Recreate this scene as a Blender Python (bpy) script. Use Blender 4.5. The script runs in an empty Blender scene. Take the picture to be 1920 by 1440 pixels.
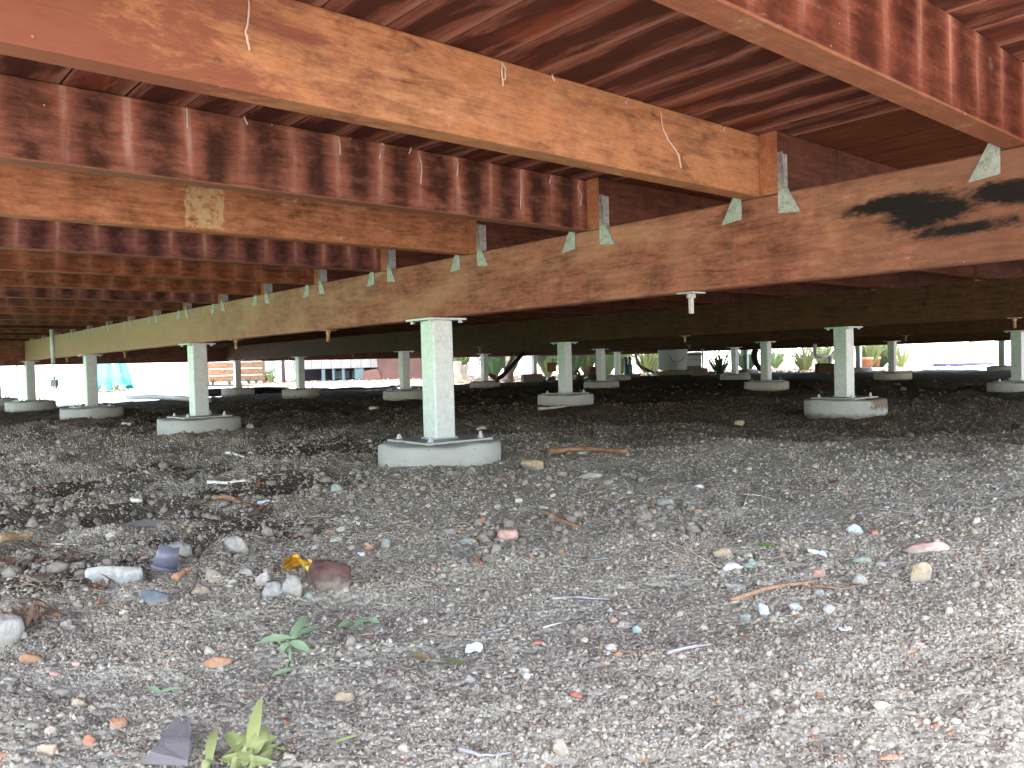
import bpy, bmesh, math, random
import numpy as np
from mathutils import Vector, Matrix, noise as mnoise

C = bpy.context.scene
COL = C.collection
rad = math.radians
random.seed(7)
rng = np.random.default_rng(7)

# ------------------------------------------------------------------ camera
CZ = 0.272
RIGHT = Vector((0.75592, -0.6541, -0.02708)); UP = Vector((0.03616, 0.00042, 0.99935)); FWD = Vector((0.65366, 0.7564, -0.02397))
F = 1522.9
cam = bpy.data.cameras.new('camera'); co = bpy.data.objects.new('camera', cam); COL.objects.link(co)
cam.sensor_width = 36.0; cam.lens = F/1920*36.0; cam.clip_start = 0.02; cam.clip_end = 400
R_ = RIGHT.normalized(); Fw = FWD.normalized(); U_ = R_.cross(Fw).normalized(); R_ = Fw.cross(U_)
m = Matrix((R_, U_, -Fw)).transposed().to_4x4(); m.translation = Vector((0, 0, CZ)); co.matrix_world = m
C.camera = co

# ------------------------------------------------------------------ light
SUN_EL, SUN_AZ = 58.0, 222.0            # azimuth clockwise from +Y: behind and to the left of the camera
w = bpy.data.worlds.new('World'); C.world = w; w.use_nodes = True
nt = w.node_tree; bg = nt.nodes['Background']; sk = nt.nodes.new('ShaderNodeTexSky')
sk.sky_type = 'NISHITA'; sk.sun_disc = False; sk.sun_elevation = rad(SUN_EL); sk.sun_rotation = rad(SUN_AZ)
sk.air_density = 1.0; sk.dust_density = 2.5; sk.ozone_density = 1.0
nt.links.new(sk.outputs[0], bg.inputs[0]); bg.inputs[1].default_value = 0.15
sl = bpy.data.lights.new('sun', 'SUN'); so = bpy.data.objects.new('sun', sl); COL.objects.link(so)
sl.energy = 3.2; sl.angle = rad(0.6); sl.color = (1.0, 0.95, 0.87)
sd = Vector((math.sin(rad(SUN_AZ))*math.cos(rad(SUN_EL)), math.cos(rad(SUN_AZ))*math.cos(rad(SUN_EL)), math.sin(rad(SUN_EL))))
so.rotation_euler = sd.to_track_quat('Z', 'Y').to_euler(); so.location = (-3, -3, 6)
C.view_settings.view_transform = 'Standard'; C.view_settings.look = 'None'; C.view_settings.gamma = 1.0
C.view_settings.use_curve_mapping = False; C.view_settings.exposure = 3.7
C.render.engine = 'CYCLES'; C.cycles.use_denoising = True; C.cycles.max_bounces = 12; C.cycles.diffuse_bounces = 7
C.cycles.sample_clamp_indirect = 8.0; C.cycles.caustics_reflective = False; C.cycles.caustics_refractive = False

# ------------------------------------------------------------------ helpers
def tag(o, label=None, cat=None, group=None, kind=None):
    if label: o['label'] = label
    if cat: o['category'] = cat
    if group: o['group'] = group
    if kind: o['kind'] = kind
    return o
def empty(name, loc=(0, 0, 0), rz=0.0, label=None, cat=None, group=None):
    o = bpy.data.objects.new(name, None); o.empty_display_size = 0.05; COL.objects.link(o)
    o.location = loc; o.rotation_euler = (0, 0, rz)
    return tag(o, label, cat, group)
def link(name, me, mat=None, parent=None, loc=None, rot=None, smooth=False):
    o = bpy.data.objects.new(name, me); COL.objects.link(o)
    if mat is not None:
        ms = mat if isinstance(mat, (list, tuple)) else [mat]
        if not me.materials:
            for k in ms: me.materials.append(k)
    if parent is not None: o.parent = parent
    if loc is not None: o.location = loc
    if rot is not None: o.rotation_euler = rot
    if smooth:
        me.polygons.foreach_set('use_smooth', [True]*len(me.polygons))
    return o
def mesh(name, vs, fs):
    me = bpy.data.meshes.new(name); me.from_pydata([tuple(v) for v in vs], [], fs); me.update(); return me
def bm_mesh(name, bm):
    me = bpy.data.meshes.new(name); bm.normal_update(); bm.to_mesh(me); bm.free(); return me
class MB:
    def __init__(s): s.v = []; s.f = []
    def add(s, vs, fs):
        n = len(s.v); s.v += [tuple(v) for v in vs]; s.f += [tuple(i+n for i in f) for f in fs]
    def box(s, x0, x1, y0, y1, z0, z1, M=None):
        vs = [Vector((x, y, z)) for z in (z0, z1) for y in (y0, y1) for x in (x0, x1)]
        if M is not None: vs = [M @ v for v in vs]
        s.add(vs, [(0, 2, 3, 1), (4, 5, 7, 6), (0, 1, 5, 4), (2, 6, 7, 3), (0, 4, 6, 2), (1, 3, 7, 5)])
    def cyl(s, c, r, z0, z1, n=12, r2=None, M=None):
        r2 = r if r2 is None else r2; vs = []
        for z, q in ((z0, r), (z1, r2)):
            for i in range(n):
                a = 2*math.pi*i/n; vs.append(Vector((c[0]+q*math.cos(a), c[1]+q*math.sin(a), z)))
        if M is not None: vs = [M @ v for v in vs]
        s.add(vs, [(i, (i+1) % n, n+(i+1) % n, n+i) for i in range(n)]+[tuple(range(n-1, -1, -1)), tuple(range(n, 2*n))])
    def lathe(s, prof, n=32, c=(0, 0)):
        vs = []; fs = []
        for r, z in prof:
            for i in range(n):
                a = 2*math.pi*i/n; vs.append((c[0]+r*math.cos(a), c[1]+r*math.sin(a), z))
        for k in range(len(prof)-1):
            for i in range(n):
                j = (i+1) % n; fs.append((k*n+i, k*n+j, (k+1)*n+j, (k+1)*n+i))
        fs.append(tuple(range(n-1, -1, -1))); L = (len(prof)-1)*n; fs.append(tuple(range(L, L+n)))
        s.add(vs, fs)
    def tube(s, pts, r, n=6, taper=None):
        pts = [Vector(p) for p in pts]; vs = []; fs = []; N = len(pts)
        for k, p in enumerate(pts):
            t = (pts[min(k+1, N-1)]-pts[max(k-1, 0)]).normalized()
            a = Vector((0, 0, 1)) if abs(t.z) < .9 else Vector((1, 0, 0)); u = t.cross(a).normalized(); v = t.cross(u)
            q = r if taper is None else r*(1+(taper-1)*k/(N-1))
            if hasattr(r, '__len__'): q = r[k]
            for i in range(n):
                an = 2*math.pi*i/n; vs.append(p+u*(q*math.cos(an))+v*(q*math.sin(an)))
        for k in range(N-1):
            for i in range(n):
                j = (i+1) % n; fs.append((k*n+i, k*n+j, (k+1)*n+j, (k+1)*n+i))
        fs.append(tuple(range(n-1, -1, -1))); fs.append(tuple(range((N-1)*n, N*n)))
        s.add(vs, fs)
    def build(s, name, mat=None, parent=None, loc=None, rot=None, smooth=False):
        return link(name, mesh(name, s.v, s.f), mat, parent, loc, rot, smooth)

# value noise in numpy
def _hash(ix, iy, seed):
    h = (ix.astype(np.int64)*374761393+iy.astype(np.int64)*668265263+seed*2147483647) & 0xffffffff
    h = ((h ^ (h >> 13))*1274126177) & 0xffffffff
    return ((h ^ (h >> 16)) & 0xffff)/65535.0
def vnoise(x, y, seed=0):
    ix = np.floor(x); iy = np.floor(y); fx = x-ix; fy = y-iy; fx = fx*fx*(3-2*fx); fy = fy*fy*(3-2*fy)
    a = _hash(ix, iy, seed); b = _hash(ix+1, iy, seed); c = _hash(ix, iy+1, seed); d = _hash(ix+1, iy+1, seed)
    return (a*(1-fx)+b*fx)*(1-fy)+(c*(1-fx)+d*fx)*fy
def fbm(x, y, o=4, seed=0):
    s = 0; a = .5; t = 0
    for i in range(o):
        s = s+a*vnoise(x*2**i+i*17.3, y*2**i+i*9.1, seed+i); t += a; a *= .5
    return s/t

def ray(u, v): return (Fw*F+R_*(u-960)+U_*(720-v)).normalized()
def pt_ground(u, v, z=0.0):
    d = ray(u, v); t = (z-CZ)/d.z; return Vector((d.x*t, d.y*t, z))
def pt_depth(u, v, D):                      # point at view depth D
    d = ray(u, v); t = D/d.dot(Fw); return Vector((d.x*t, d.y*t, CZ+d.z*t))
def col_ground(u, D, z=0.0):                # ground point in picture column u at view depth D
    p = pt_depth(u, 700, D); return Vector((p.x, p.y, z))

# ------------------------------------------------------------------ materials
class NT:
    def __init__(s, name):
        s.m = bpy.data.materials.new(name); s.m.use_nodes = True; s.t = s.m.node_tree
        s.b = s.t.nodes['Principled BSDF']
    def n(s, typ, **kw):
        nd = s.t.nodes.new('ShaderNode'+typ)
        for k, v in kw.items():
            if k in ('operation', 'blend_type', 'data_type', 'noise_dimensions', 'feature', 'wave_type', 'bands_direction', 'attribute_name', 'distance', 'interpolation_type', 'use_clamp', 'clamp_factor', 'voronoi_dimensions'): setattr(nd, k, v)
            else: s.set(nd, k, v)
        return nd
    def set(s, nd, k, v):
        key = int(k[1:]) if k[0] == '_' else k.replace('_', ' ')
        if hasattr(v, 'links') or isinstance(v, bpy.types.NodeSocket): s.t.links.new(v, nd.inputs[key])
        else: nd.inputs[key].default_value = v
    def math(s, op, a, b=None, c=None, clamp=False):
        nd = s.n('Math', operation=op, use_clamp=clamp); s.set(nd, '_0', a)
        if b is not None: s.set(nd, '_1', b)
        if c is not None: s.set(nd, '_2', c)
        return nd.outputs[0]
    def pos(s): return s.n('NewGeometry').outputs['Position']
    def obj(s): return s.n('TexCoord').outputs['Object']
    def xyz(s, v): return s.n('SeparateXYZ', Vector=v).outputs
    def scale(s, v, sc, loc=(0, 0, 0)): 
        nd = s.n('Mapping'); s.set(nd, 'Vector', v); nd.inputs['Scale'].default_value = sc
        if isinstance(loc, bpy.types.NodeSocket): s.set(nd, 'Location', loc)
        else: nd.inputs['Location'].default_value = loc
        return nd.outputs[0]
    def noise(s, v, sc, det=4, rough=.55, dist=0.0):
        nd = s.n('TexNoise', Vector=v); nd.inputs['Scale'].default_value = sc; nd.inputs['Detail'].default_value = det
        nd.inputs['Roughness'].default_value = rough; nd.inputs['Distortion'].default_value = dist
        return nd.outputs['Fac']
    def vor(s, v, sc, feature='F1', out='Distance', rnd=1.0):
        nd = s.n('TexVoronoi', feature=feature, Vector=v); nd.inputs['Scale'].default_value = sc
        nd.inputs['Randomness'].default_value = rnd; return nd.outputs[out]
    def ramp(s, f, stops):
        nd = s.n('ValToRGB'); s.set(nd, 'Fac', f); e = nd.color_ramp.elements
        while len(e) < len(stops): e.new(.5)
        for k, (p, c) in enumerate(stops):
            e[k].position = p; e[k].color = (*c, 1) if not isinstance(c, (int, float)) else (c, c, c, 1)
        return nd.outputs[0]
    def step(s, f, a, b): 
        nd = s.n('MapRange', interpolation_type='SMOOTHSTEP'); s.set(nd, 'Value', f); nd.inputs['From Min'].default_value = a; nd.inputs['From Max'].default_value = b
        return nd.outputs[0]
    def mix(s, f, a, b, mode='MIX'):
        nd = s.n('Mix', data_type='RGBA', blend_type=mode); nd.clamp_factor = True
        s.set(nd, '_0', f)
        for k, v in ((6, a), (7, b)):
            if isinstance(v, bpy.types.NodeSocket): s.t.links.new(v, nd.inputs[k])
            else: nd.inputs[k].default_value = (*v, 1) if len(v) == 3 else v
        return nd.outputs[2]
    def bump(s, h, strength=.4, dist=.002, normal=None):
        nd = s.n('Bump', Height=h); nd.inputs['Strength'].default_value = strength; nd.inputs['Distance'].default_value = dist
        if normal is not None: s.set(nd, 'Normal', normal)
        return nd.outputs[0]
    def out(s, col, rough=.7, normal=None, metal=0.0, spec=.35, trans=None):
        s.set(s.b, 'Base Color', col if isinstance(col, bpy.types.NodeSocket) else (*col, 1))
        s.set(s.b, 'Roughness', rough); s.set(s.b, 'Metallic', metal); s.b.inputs['Specular IOR Level'].default_value = spec
        if normal is not None: s.set(s.b, 'Normal', normal)
        return s.m
PITCH = 0.0886; SEAM0 = 0.29

def wood(name, dark, mid, light, streak=0.0, blotch=.5, axis='x', pale=0.0, zone=None, orange=None, spec=.07, rough=.66, seed=0.0, specks=.5):
    s = NT(name); P = s.pos(); x, y, z = s.xyz(P)[0], s.xyz(P)[1], s.xyz(P)[2]
    off = (seed*3.1, seed*1.7, seed*5.3)
    sc = (2.6, 18, 20) if axis == 'x' else (18, 2.6, 20)
    g = s.math('ADD', s.math('MULTIPLY', s.noise(s.scale(P, sc, off), 4.0, 9, .68, .35), .55), s.math('MULTIPLY', s.noise(P, 14, 7, .72, .3), .45))
    sc2 = (3.2, 90, 90) if axis == 'x' else (90, 3.2, 90)
    g2 = s.noise(s.scale(P, sc2, off), 5.0, 4, .6, .2)
    big = s.noise(s.scale(P, (3.0, 6, 9) if axis == 'x' else (6, 3.0, 9), off), 1.6, 5, .6, .4)
    fine = s.noise(P, 160, 4, .7)
    col = s.ramp(g, [(.37, tuple(c*.75 for c in dark)), (.5, mid), (.63, light)])
    if orange is not None: col = s.mix(s.step(big, .35, .65), col, orange)
    col = s.mix(s.math('MULTIPLY', s.step(s.noise(s.scale(P, (5, 9, 11) if axis == 'x' else (9, 5, 11), off), 1.9, 7, .72, .7), .53, .74), blotch), col, tuple(c*.45 for c in dark))
    col = s.mix(s.math('MULTIPLY', s.step(g2, .5, .75), .35), col, tuple(c*.55 for c in dark))
    if streak > 0:
        wob = s.math('MULTIPLY', s.math('SUBTRACT', s.noise(P, 9, 3, .6), .5), .02)
        a = s.math('DIVIDE', s.math('SUBTRACT', s.math('ADD', x, wob), SEAM0-PITCH/2), PITCH)
        idx = s.math('FLOOR', a)
        d = s.math('ABSOLUTE', s.math('SUBTRACT', s.math('FRACT', a), .5))        # 0 at the seam, .5 mid board
        rn = s.n('TexWhiteNoise', noise_dimensions='2D') 
        cmb = s.n('CombineXYZ', _0=idx, _1=s.math('FLOOR', s.math('MULTIPLY', y, 20.0)))
        s.set(rn, 'Vector', cmb.outputs[0]); r = rn.outputs[0]
        # darkness between seams, blotched, strongest high on the face
        dk = s.math('MULTIPLY', s.step(d, .16, .42), s.step(s.noise(s.scale(P, (.6, 1, 1), off), 22, 5, .72, .6), .30, .62))
        col = s.mix(s.math('MULTIPLY', dk, streak), col, tuple(c*.27 for c in mid))
        zz = s.math('MULTIPLY', s.math('SUBTRACT', z, .5768), 1/.118)             # 0 bottom 1 top of joist
        fade = s.math('MULTIPLY', s.step(zz, -.25, .75), s.math('ADD', .35, s.math('MULTIPLY', r, .65)))
        wid = s.math('MULTIPLY', s.math('SUBTRACT', 1.0, s.step(s.math('ADD', d, s.math('MULTIPLY', s.math('SUBTRACT', s.noise(s.scale(P, (30, 30, 70)), 1.5, 4, .7), .5), .22)), .02, .27)), fade)
        col = s.mix(s.math('MULTIPLY', wid, streak*.75), col, (.36, .120, .072))
        nar = s.math('MULTIPLY', s.math('SUBTRACT', 1.0, s.step(d, .004, .11)), s.math('MULTIPLY', fade, s.step(s.noise(s.scale(P, (60, 60, 6)), 2.0, 3, .6), .25, .65)))
        col = s.mix(s.math('MULTIPLY', nar, min(1.0, streak*.62)), col, (.50, .36, .31))
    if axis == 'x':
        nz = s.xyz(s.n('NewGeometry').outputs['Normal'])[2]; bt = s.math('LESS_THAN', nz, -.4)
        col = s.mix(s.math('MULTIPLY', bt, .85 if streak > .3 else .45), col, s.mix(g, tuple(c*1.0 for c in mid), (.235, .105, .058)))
    mo = s.math('ADD', s.math('MULTIPLY', s.noise(s.scale(P, (.45, 1, 1) if axis == 'x' else (1, .45, 1), off), 75, 5, .75, .3), .6), s.math('MULTIPLY', s.noise(s.scale(P, (.3, 1, 1) if axis == 'x' else (1, .3, 1), off), 210, 3, .7), .4))
    col = s.mix(1.0, col, s.ramp(mo, [(.36, .80), (.5, 1.0), (.64, 1.17)]), 'MULTIPLY')
    if pale > 0:
        pk = s.step(s.noise(s.scale(P, (4, 4, 10), (seed, 3, 1)), 3.0, 6, .75, .8), .58, .72)
        col = s.mix(s.math('MULTIPLY', pk, pale), col, (.55, .42, .26))
    if zone is not None: col = zone(s, P, col)
    if specks > 0:
        v = s.vor(P, 55.0); sel = s.step(s.noise(P, 30, 2, .5), .55, .6)
        col = s.mix(s.math('MULTIPLY', s.math('MULTIPLY', s.math('LESS_THAN', v, .065), sel), specks), col, (.42, .33, .26))
    h = s.math('ADD', s.math('MULTIPLY', g2, .7), s.math('MULTIPLY', fine, .3))
    rg = s.math('ADD', rough-.12, s.math('MULTIPLY', g, .25))
    return s.out(col, rg, s.bump(h, .55, .0012, ), 0, spec)

def patch_zone(s, P, col):           # dried glue patch on one joist
    x, y, z = s.xyz(P)
    return col
WM = {}
def maroon_zone(s, P, col):
    x, y, z = s.xyz(P); n = s.noise(s.scale(P, (1.5, 4, 5)), 4, 7, .72, .5)
    f = s.step(s.math('ADD', s.math('MULTIPLY', s.math('SUBTRACT', .47, x), 1.7), s.math('MULTIPLY', s.math('SUBTRACT', n, .5), 2.4)), -.05, .30)
    col = s.mix(s.math('MULTIPLY', f, .85), col, (.17, .056, .036))
    e = s.math('SUBTRACT', 1.0, s.math('DIVIDE', s.math('ABSOLUTE', s.math('SUBTRACT', x, .50)), .16))
    g = s.step(s.math('ADD', e, s.math('MULTIPLY', s.math('SUBTRACT', s.noise(s.scale(P, (3, 6, 9)), 5, 6, .75), .5), 4.5)), .9, 1.5)
    return s.mix(s.math('MULTIPLY', g, .7), col, (.13, .045, .03))
def glue_zone(s, P, col):
    x, y, z = s.xyz(P); n = s.noise(P, 45, 5, .8)
    xx = s.math('ADD', x, s.math('MULTIPLY', s.math('SUBTRACT', s.noise(P, 60, 5, .8), .5), .022)); a = s.math('MULTIPLY', s.math('GREATER_THAN', xx, .615), s.math('LESS_THAN', xx, .700))
    b = s.math('MULTIPLY', s.math('GREATER_THAN', z, .583), s.math('LESS_THAN', z, .672))
    f = s.math('MULTIPLY', s.math('MULTIPLY', a, b), s.step(n, .38, .56))
    return s.mix(s.math('MULTIPLY', f, .75), col, (.46, .33, .17))
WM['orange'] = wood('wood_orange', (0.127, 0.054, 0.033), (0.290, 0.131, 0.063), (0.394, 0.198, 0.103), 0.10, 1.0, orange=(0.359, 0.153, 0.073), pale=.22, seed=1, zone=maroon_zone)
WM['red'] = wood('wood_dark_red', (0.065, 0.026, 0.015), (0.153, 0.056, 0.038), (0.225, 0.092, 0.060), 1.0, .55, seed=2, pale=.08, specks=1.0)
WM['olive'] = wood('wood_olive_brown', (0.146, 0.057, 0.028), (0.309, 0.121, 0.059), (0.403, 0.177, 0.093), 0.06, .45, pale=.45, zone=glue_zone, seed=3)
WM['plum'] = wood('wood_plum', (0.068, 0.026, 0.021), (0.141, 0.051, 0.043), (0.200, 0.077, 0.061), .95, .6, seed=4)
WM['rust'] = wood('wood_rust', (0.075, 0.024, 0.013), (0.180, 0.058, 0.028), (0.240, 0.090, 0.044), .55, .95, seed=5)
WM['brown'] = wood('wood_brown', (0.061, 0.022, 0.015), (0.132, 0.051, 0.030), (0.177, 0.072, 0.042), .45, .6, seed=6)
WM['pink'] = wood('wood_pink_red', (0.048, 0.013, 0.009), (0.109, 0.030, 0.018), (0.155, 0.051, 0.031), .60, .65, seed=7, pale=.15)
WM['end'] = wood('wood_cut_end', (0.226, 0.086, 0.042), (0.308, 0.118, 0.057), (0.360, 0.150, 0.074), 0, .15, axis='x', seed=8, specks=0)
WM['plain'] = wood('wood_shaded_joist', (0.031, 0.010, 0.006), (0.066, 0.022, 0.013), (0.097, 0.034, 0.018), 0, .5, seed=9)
def black_zone(s, P, col):
    x, y, z = s.xyz(P); n = s.noise(s.scale(P, (2, 4, 9)), 5, 8, .74, .4); n2 = s.noise(s.scale(P, (2, 9, 60)), 8, 4, .7)
    def blob(cy, cz, ry, rz):
        a = s.math('POWER', s.math('DIVIDE', s.math('SUBTRACT', y, cy), ry), 2.0); b = s.math('POWER', s.math('DIVIDE', s.math('SUBTRACT', z, cz), rz), 2.0)
        return s.math('SUBTRACT', 1.0, s.math('SQRT', s.math('ADD', a, b)))
    m1 = blob(.60, .522, .115, .020); m2 = blob(.555, .500, .10, .032); m3 = blob(.42, .512, .10, .024); m4 = blob(.50, .466, .15, .020)
    mm = s.math('MAXIMUM', s.math('MAXIMUM', m1, m2), s.math('MAXIMUM', m3, s.math('SUBTRACT', m4, .25)))
    f = s.step(s.math('ADD', mm, s.math('MULTIPLY', s.math('SUBTRACT', s.math('ADD', s.math('MULTIPLY', n, .75), s.math('MULTIPLY', n2, .25)), .5), 2.1)), -.02, .50)
    return s.mix(f, col, (.011, .008, .008))
def bearer_zone(s, P, col):
    # faint vertical water marks
    x, y, z = s.xyz(P)
    v = s.noise(s.scale(P, (9, 9, 2.4)), 1.3, 6, .68)
    col = s.mix(s.math('MULTIPLY', s.step(v, .5, .8), .22), col, (.30, .17, .11))
    col = s.mix(s.math('MULTIPLY', s.step(v, .48, .25), .45), col, (.065, .028, .018))
    big = s.noise(s.scale(P, (3, 1.6, 5)), 1.7, 5, .65, .5)
    col = s.mix(s.math('MULTIPLY', s.step(big, .42, .68), .5), col, (.36, .18, .115))
    wz = s.step(s.math('ADD', y, s.math('MULTIPLY', s.math('SUBTRACT', big, .5), 2.5)), 1.4, 4.6)
    col = s.mix(s.math('MULTIPLY', wz, .70), col, (.35, .225, .155))
    rz_ = s.step(s.math('ADD', s.math('SUBTRACT', .86, y), s.math('MULTIPLY', s.math('SUBTRACT', s.noise(s.scale(P, (3, 3, 9)), 5, 6, .72), .5), 1.1)), .0, .35)
    col = s.mix(s.math('MULTIPLY', rz_, .6), col, (.105, .048, .032))
    return black_zone(s, P, col)
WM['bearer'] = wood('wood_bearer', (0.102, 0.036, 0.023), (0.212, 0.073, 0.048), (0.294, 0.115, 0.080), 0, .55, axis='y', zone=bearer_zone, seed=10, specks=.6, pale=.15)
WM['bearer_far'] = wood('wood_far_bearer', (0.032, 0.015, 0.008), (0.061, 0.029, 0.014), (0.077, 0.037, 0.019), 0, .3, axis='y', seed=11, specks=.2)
WM['fascia'] = wood('wood_fascia', (0.101, 0.034, 0.024), (0.174, 0.062, 0.042), (0.229, 0.090, 0.062), 0, .4, axis='x', seed=12, specks=0)

def board_mat(name, seed, smooth=False):
    s = NT(name); P = s.pos(); x, y, z = s.xyz(P)
    a = s.math('FRACT', s.math('DIVIDE', s.math('SUBTRACT', x, SEAM0), PITCH))     # 0..1 across a board
    idx = s.math('FLOOR', s.math('DIVIDE', s.math('SUBTRACT', x, SEAM0), PITCH))
    shift = s.n('CombineXYZ', _0=0.0, _1=s.math('MULTIPLY', idx, 3.37), _2=s.math('MULTIPLY', idx, 1.3))
    vv = s.n('VectorMath', operation='ADD'); s.set(vv, '_0', P); s.set(vv, '_1', shift.outputs[0]); V = vv.outputs[0]
    g = s.noise(s.scale(V, (26, 1.6, 1)), 5, 7, .62, .5)
    b = s.noise(s.scale(V, (9, 1.7, 1)), 3.2, 5, .62, .8)
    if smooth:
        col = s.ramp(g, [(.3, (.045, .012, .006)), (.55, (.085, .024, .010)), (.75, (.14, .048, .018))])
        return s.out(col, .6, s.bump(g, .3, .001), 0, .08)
    col = s.ramp(g, [(.25, (.07, .022, .015)), (.5, (.14, .050, .034)), (.75, (.21, .085, .06))])
    edge = s.math('MULTIPLY', s.math('ABSOLUTE', s.math('SUBTRACT', a, .42)), 2.0)   # 0 mid, ~1 near the seams
    f = s.step(s.math('ADD', edge, s.math('MULTIPLY', s.math('SUBTRACT', b, .5), 3.0)), .85, .30)
    col = s.mix(s.math('MULTIPLY', f, .88), col, (.040, .012, .009))
    l = s.step(s.math('ADD', edge, s.math('MULTIPLY', s.math('SUBTRACT', b, .5), .5)), .78, 1.0)
    col = s.mix(s.math('MULTIPLY', l, .5), col, (.28, .14, .10))
    sm = s.math('ABSOLUTE', s.math('SUBTRACT', a, .5)); col = s.mix(s.step(sm, .478, .495), col, (.02, .008, .006))
    rednew = s.step(s.noise(s.scale(V, (5, 1.2, 1)), 2.5, 4, .6), .55, .7)
    col = s.mix(s.math('MULTIPLY', rednew, .35), col, (.26, .06, .028))
    fine = s.noise(s.scale(V, (80, 6, 1)), 5, 5, .7)
    return s.out(col, .7, s.bump(s.math('ADD', g, s.math('MULTIPLY', fine, .5)), .5, .0015), 0, .06)
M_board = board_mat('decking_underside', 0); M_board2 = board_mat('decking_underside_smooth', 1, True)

def galv(name, base=(.50, .53, .52), metal=.35, dots=False):
    s = NT(name); P = s.obj()
    c = s.vor(s.scale(P, (1, 1, .7)), 170, out='Color'); v = s.xyz(c)[0]; n = s.noise(P, 22, 6, .7, .5)
    f = s.math('ADD', s.math('MULTIPLY', v, .22), s.math('MULTIPLY', n, .78))
    lo, hi = (.60, 1.3) if dots else (.80, 1.12)
    col = s.ramp(f, [(.3, tuple(k*lo for k in base)), (.5, base), (.7, tuple(min(.8, k*hi) for k in base))])
    st = s.step(s.noise(s.scale(P, (1, 1, .35)), 14, 5, .75, 1.5), .60, .72)
    col = s.mix(s.math('MULTIPLY', st, .45), col, tuple(k*.45 for k in base))
    if dots:
        d = s.noise(P, 260, 3, .7); col = s.mix(s.math('MULTIPLY', s.step(d, .55, .66), .7), col, (.12, .12, .12))
    return s.out(col, s.math('ADD', .38, s.math('MULTIPLY', n, .3)), s.bump(n, .35, .0008), metal, .5)
M_galv = galv('galvanised_steel', (.44, .465, .455), .6); M_bracket = galv('galvanised_bracket', (.27, .245, .24), .5, True); M_plate = galv('dusty_steel_plate', (.30, .30, .29), .2)
M_boltm = galv('bolt_steel', (.36, .37, .38), .5)
def rusty():
    s = NT('rusty_bolt'); P = s.pos(); n = s.noise(P, 90, 5, .7)
    return s.out(s.ramp(n, [(.35, (.10, .035, .015)), (.5, (.28, .14, .07)), (.65, (.42, .36, .30))]), .7, s.bump(n, .5, .001), .2)
M_rust = rusty()
def concrete(name, base=(.36, .365, .33), stain=False):
    s = NT(name); P = s.pos(); L = s.obj()
    n = s.noise(P, 7, 6, .65); f = s.noise(P, 120, 5, .7)
    col = s.ramp(n, [(.3, tuple(k*.8 for k in base)), (.6, base), (.8, tuple(k*1.12 for k in base))])
    hol = s.math('LESS_THAN', s.vor(P, 38), .13); hs = s.step(s.noise(P, 16, 2), .52, .56)
    pit = s.math('MULTIPLY', hol, hs)
    col = s.mix(s.math('MULTIPLY', pit, .7), col, tuple(k*.35 for k in base))
    x, y, z = s.xyz(L)
    dirt = s.step(s.math('ADD', z, s.math('MULTIPLY', s.math('SUBTRACT', s.noise(P, 30, 5, .7), .5), .05)), .022, -.002)
    col = s.mix(s.math('MULTIPLY', dirt, .75), col, (.10, .075, .055))
    if stain:
        t = s.step(s.math('ADD', s.math('MULTIPLY', s.math('SUBTRACT', s.math('SUBTRACT', s.math('MULTIPLY', x, .7), s.math('MULTIPLY', y, .7)), .05), 7.0), s.math('MULTIPLY', s.math('SUBTRACT', s.noise(P, 18, 5, .7), .5), 2.0)), .05, .3)
        t = s.math('MULTIPLY', t, s.step(s.math('ADD', z, s.math('MULTIPLY', s.noise(P, 40, 4, .7), .05)), .045, .065))
        col = s.mix(s.math('MULTIPLY', t, .85), col, (.13, .09, .06))
    h = s.math('SUBTRACT', s.math('MULTIPLY', f, .4), s.math('MULTIPLY', pit, .8))
    return s.out(col, .88, s.bump(h, .6, .002), 0, .25)
M_conc = concrete('footing_concrete'); M_conc_st = concrete('stained_footing_concrete', stain=True)

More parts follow.
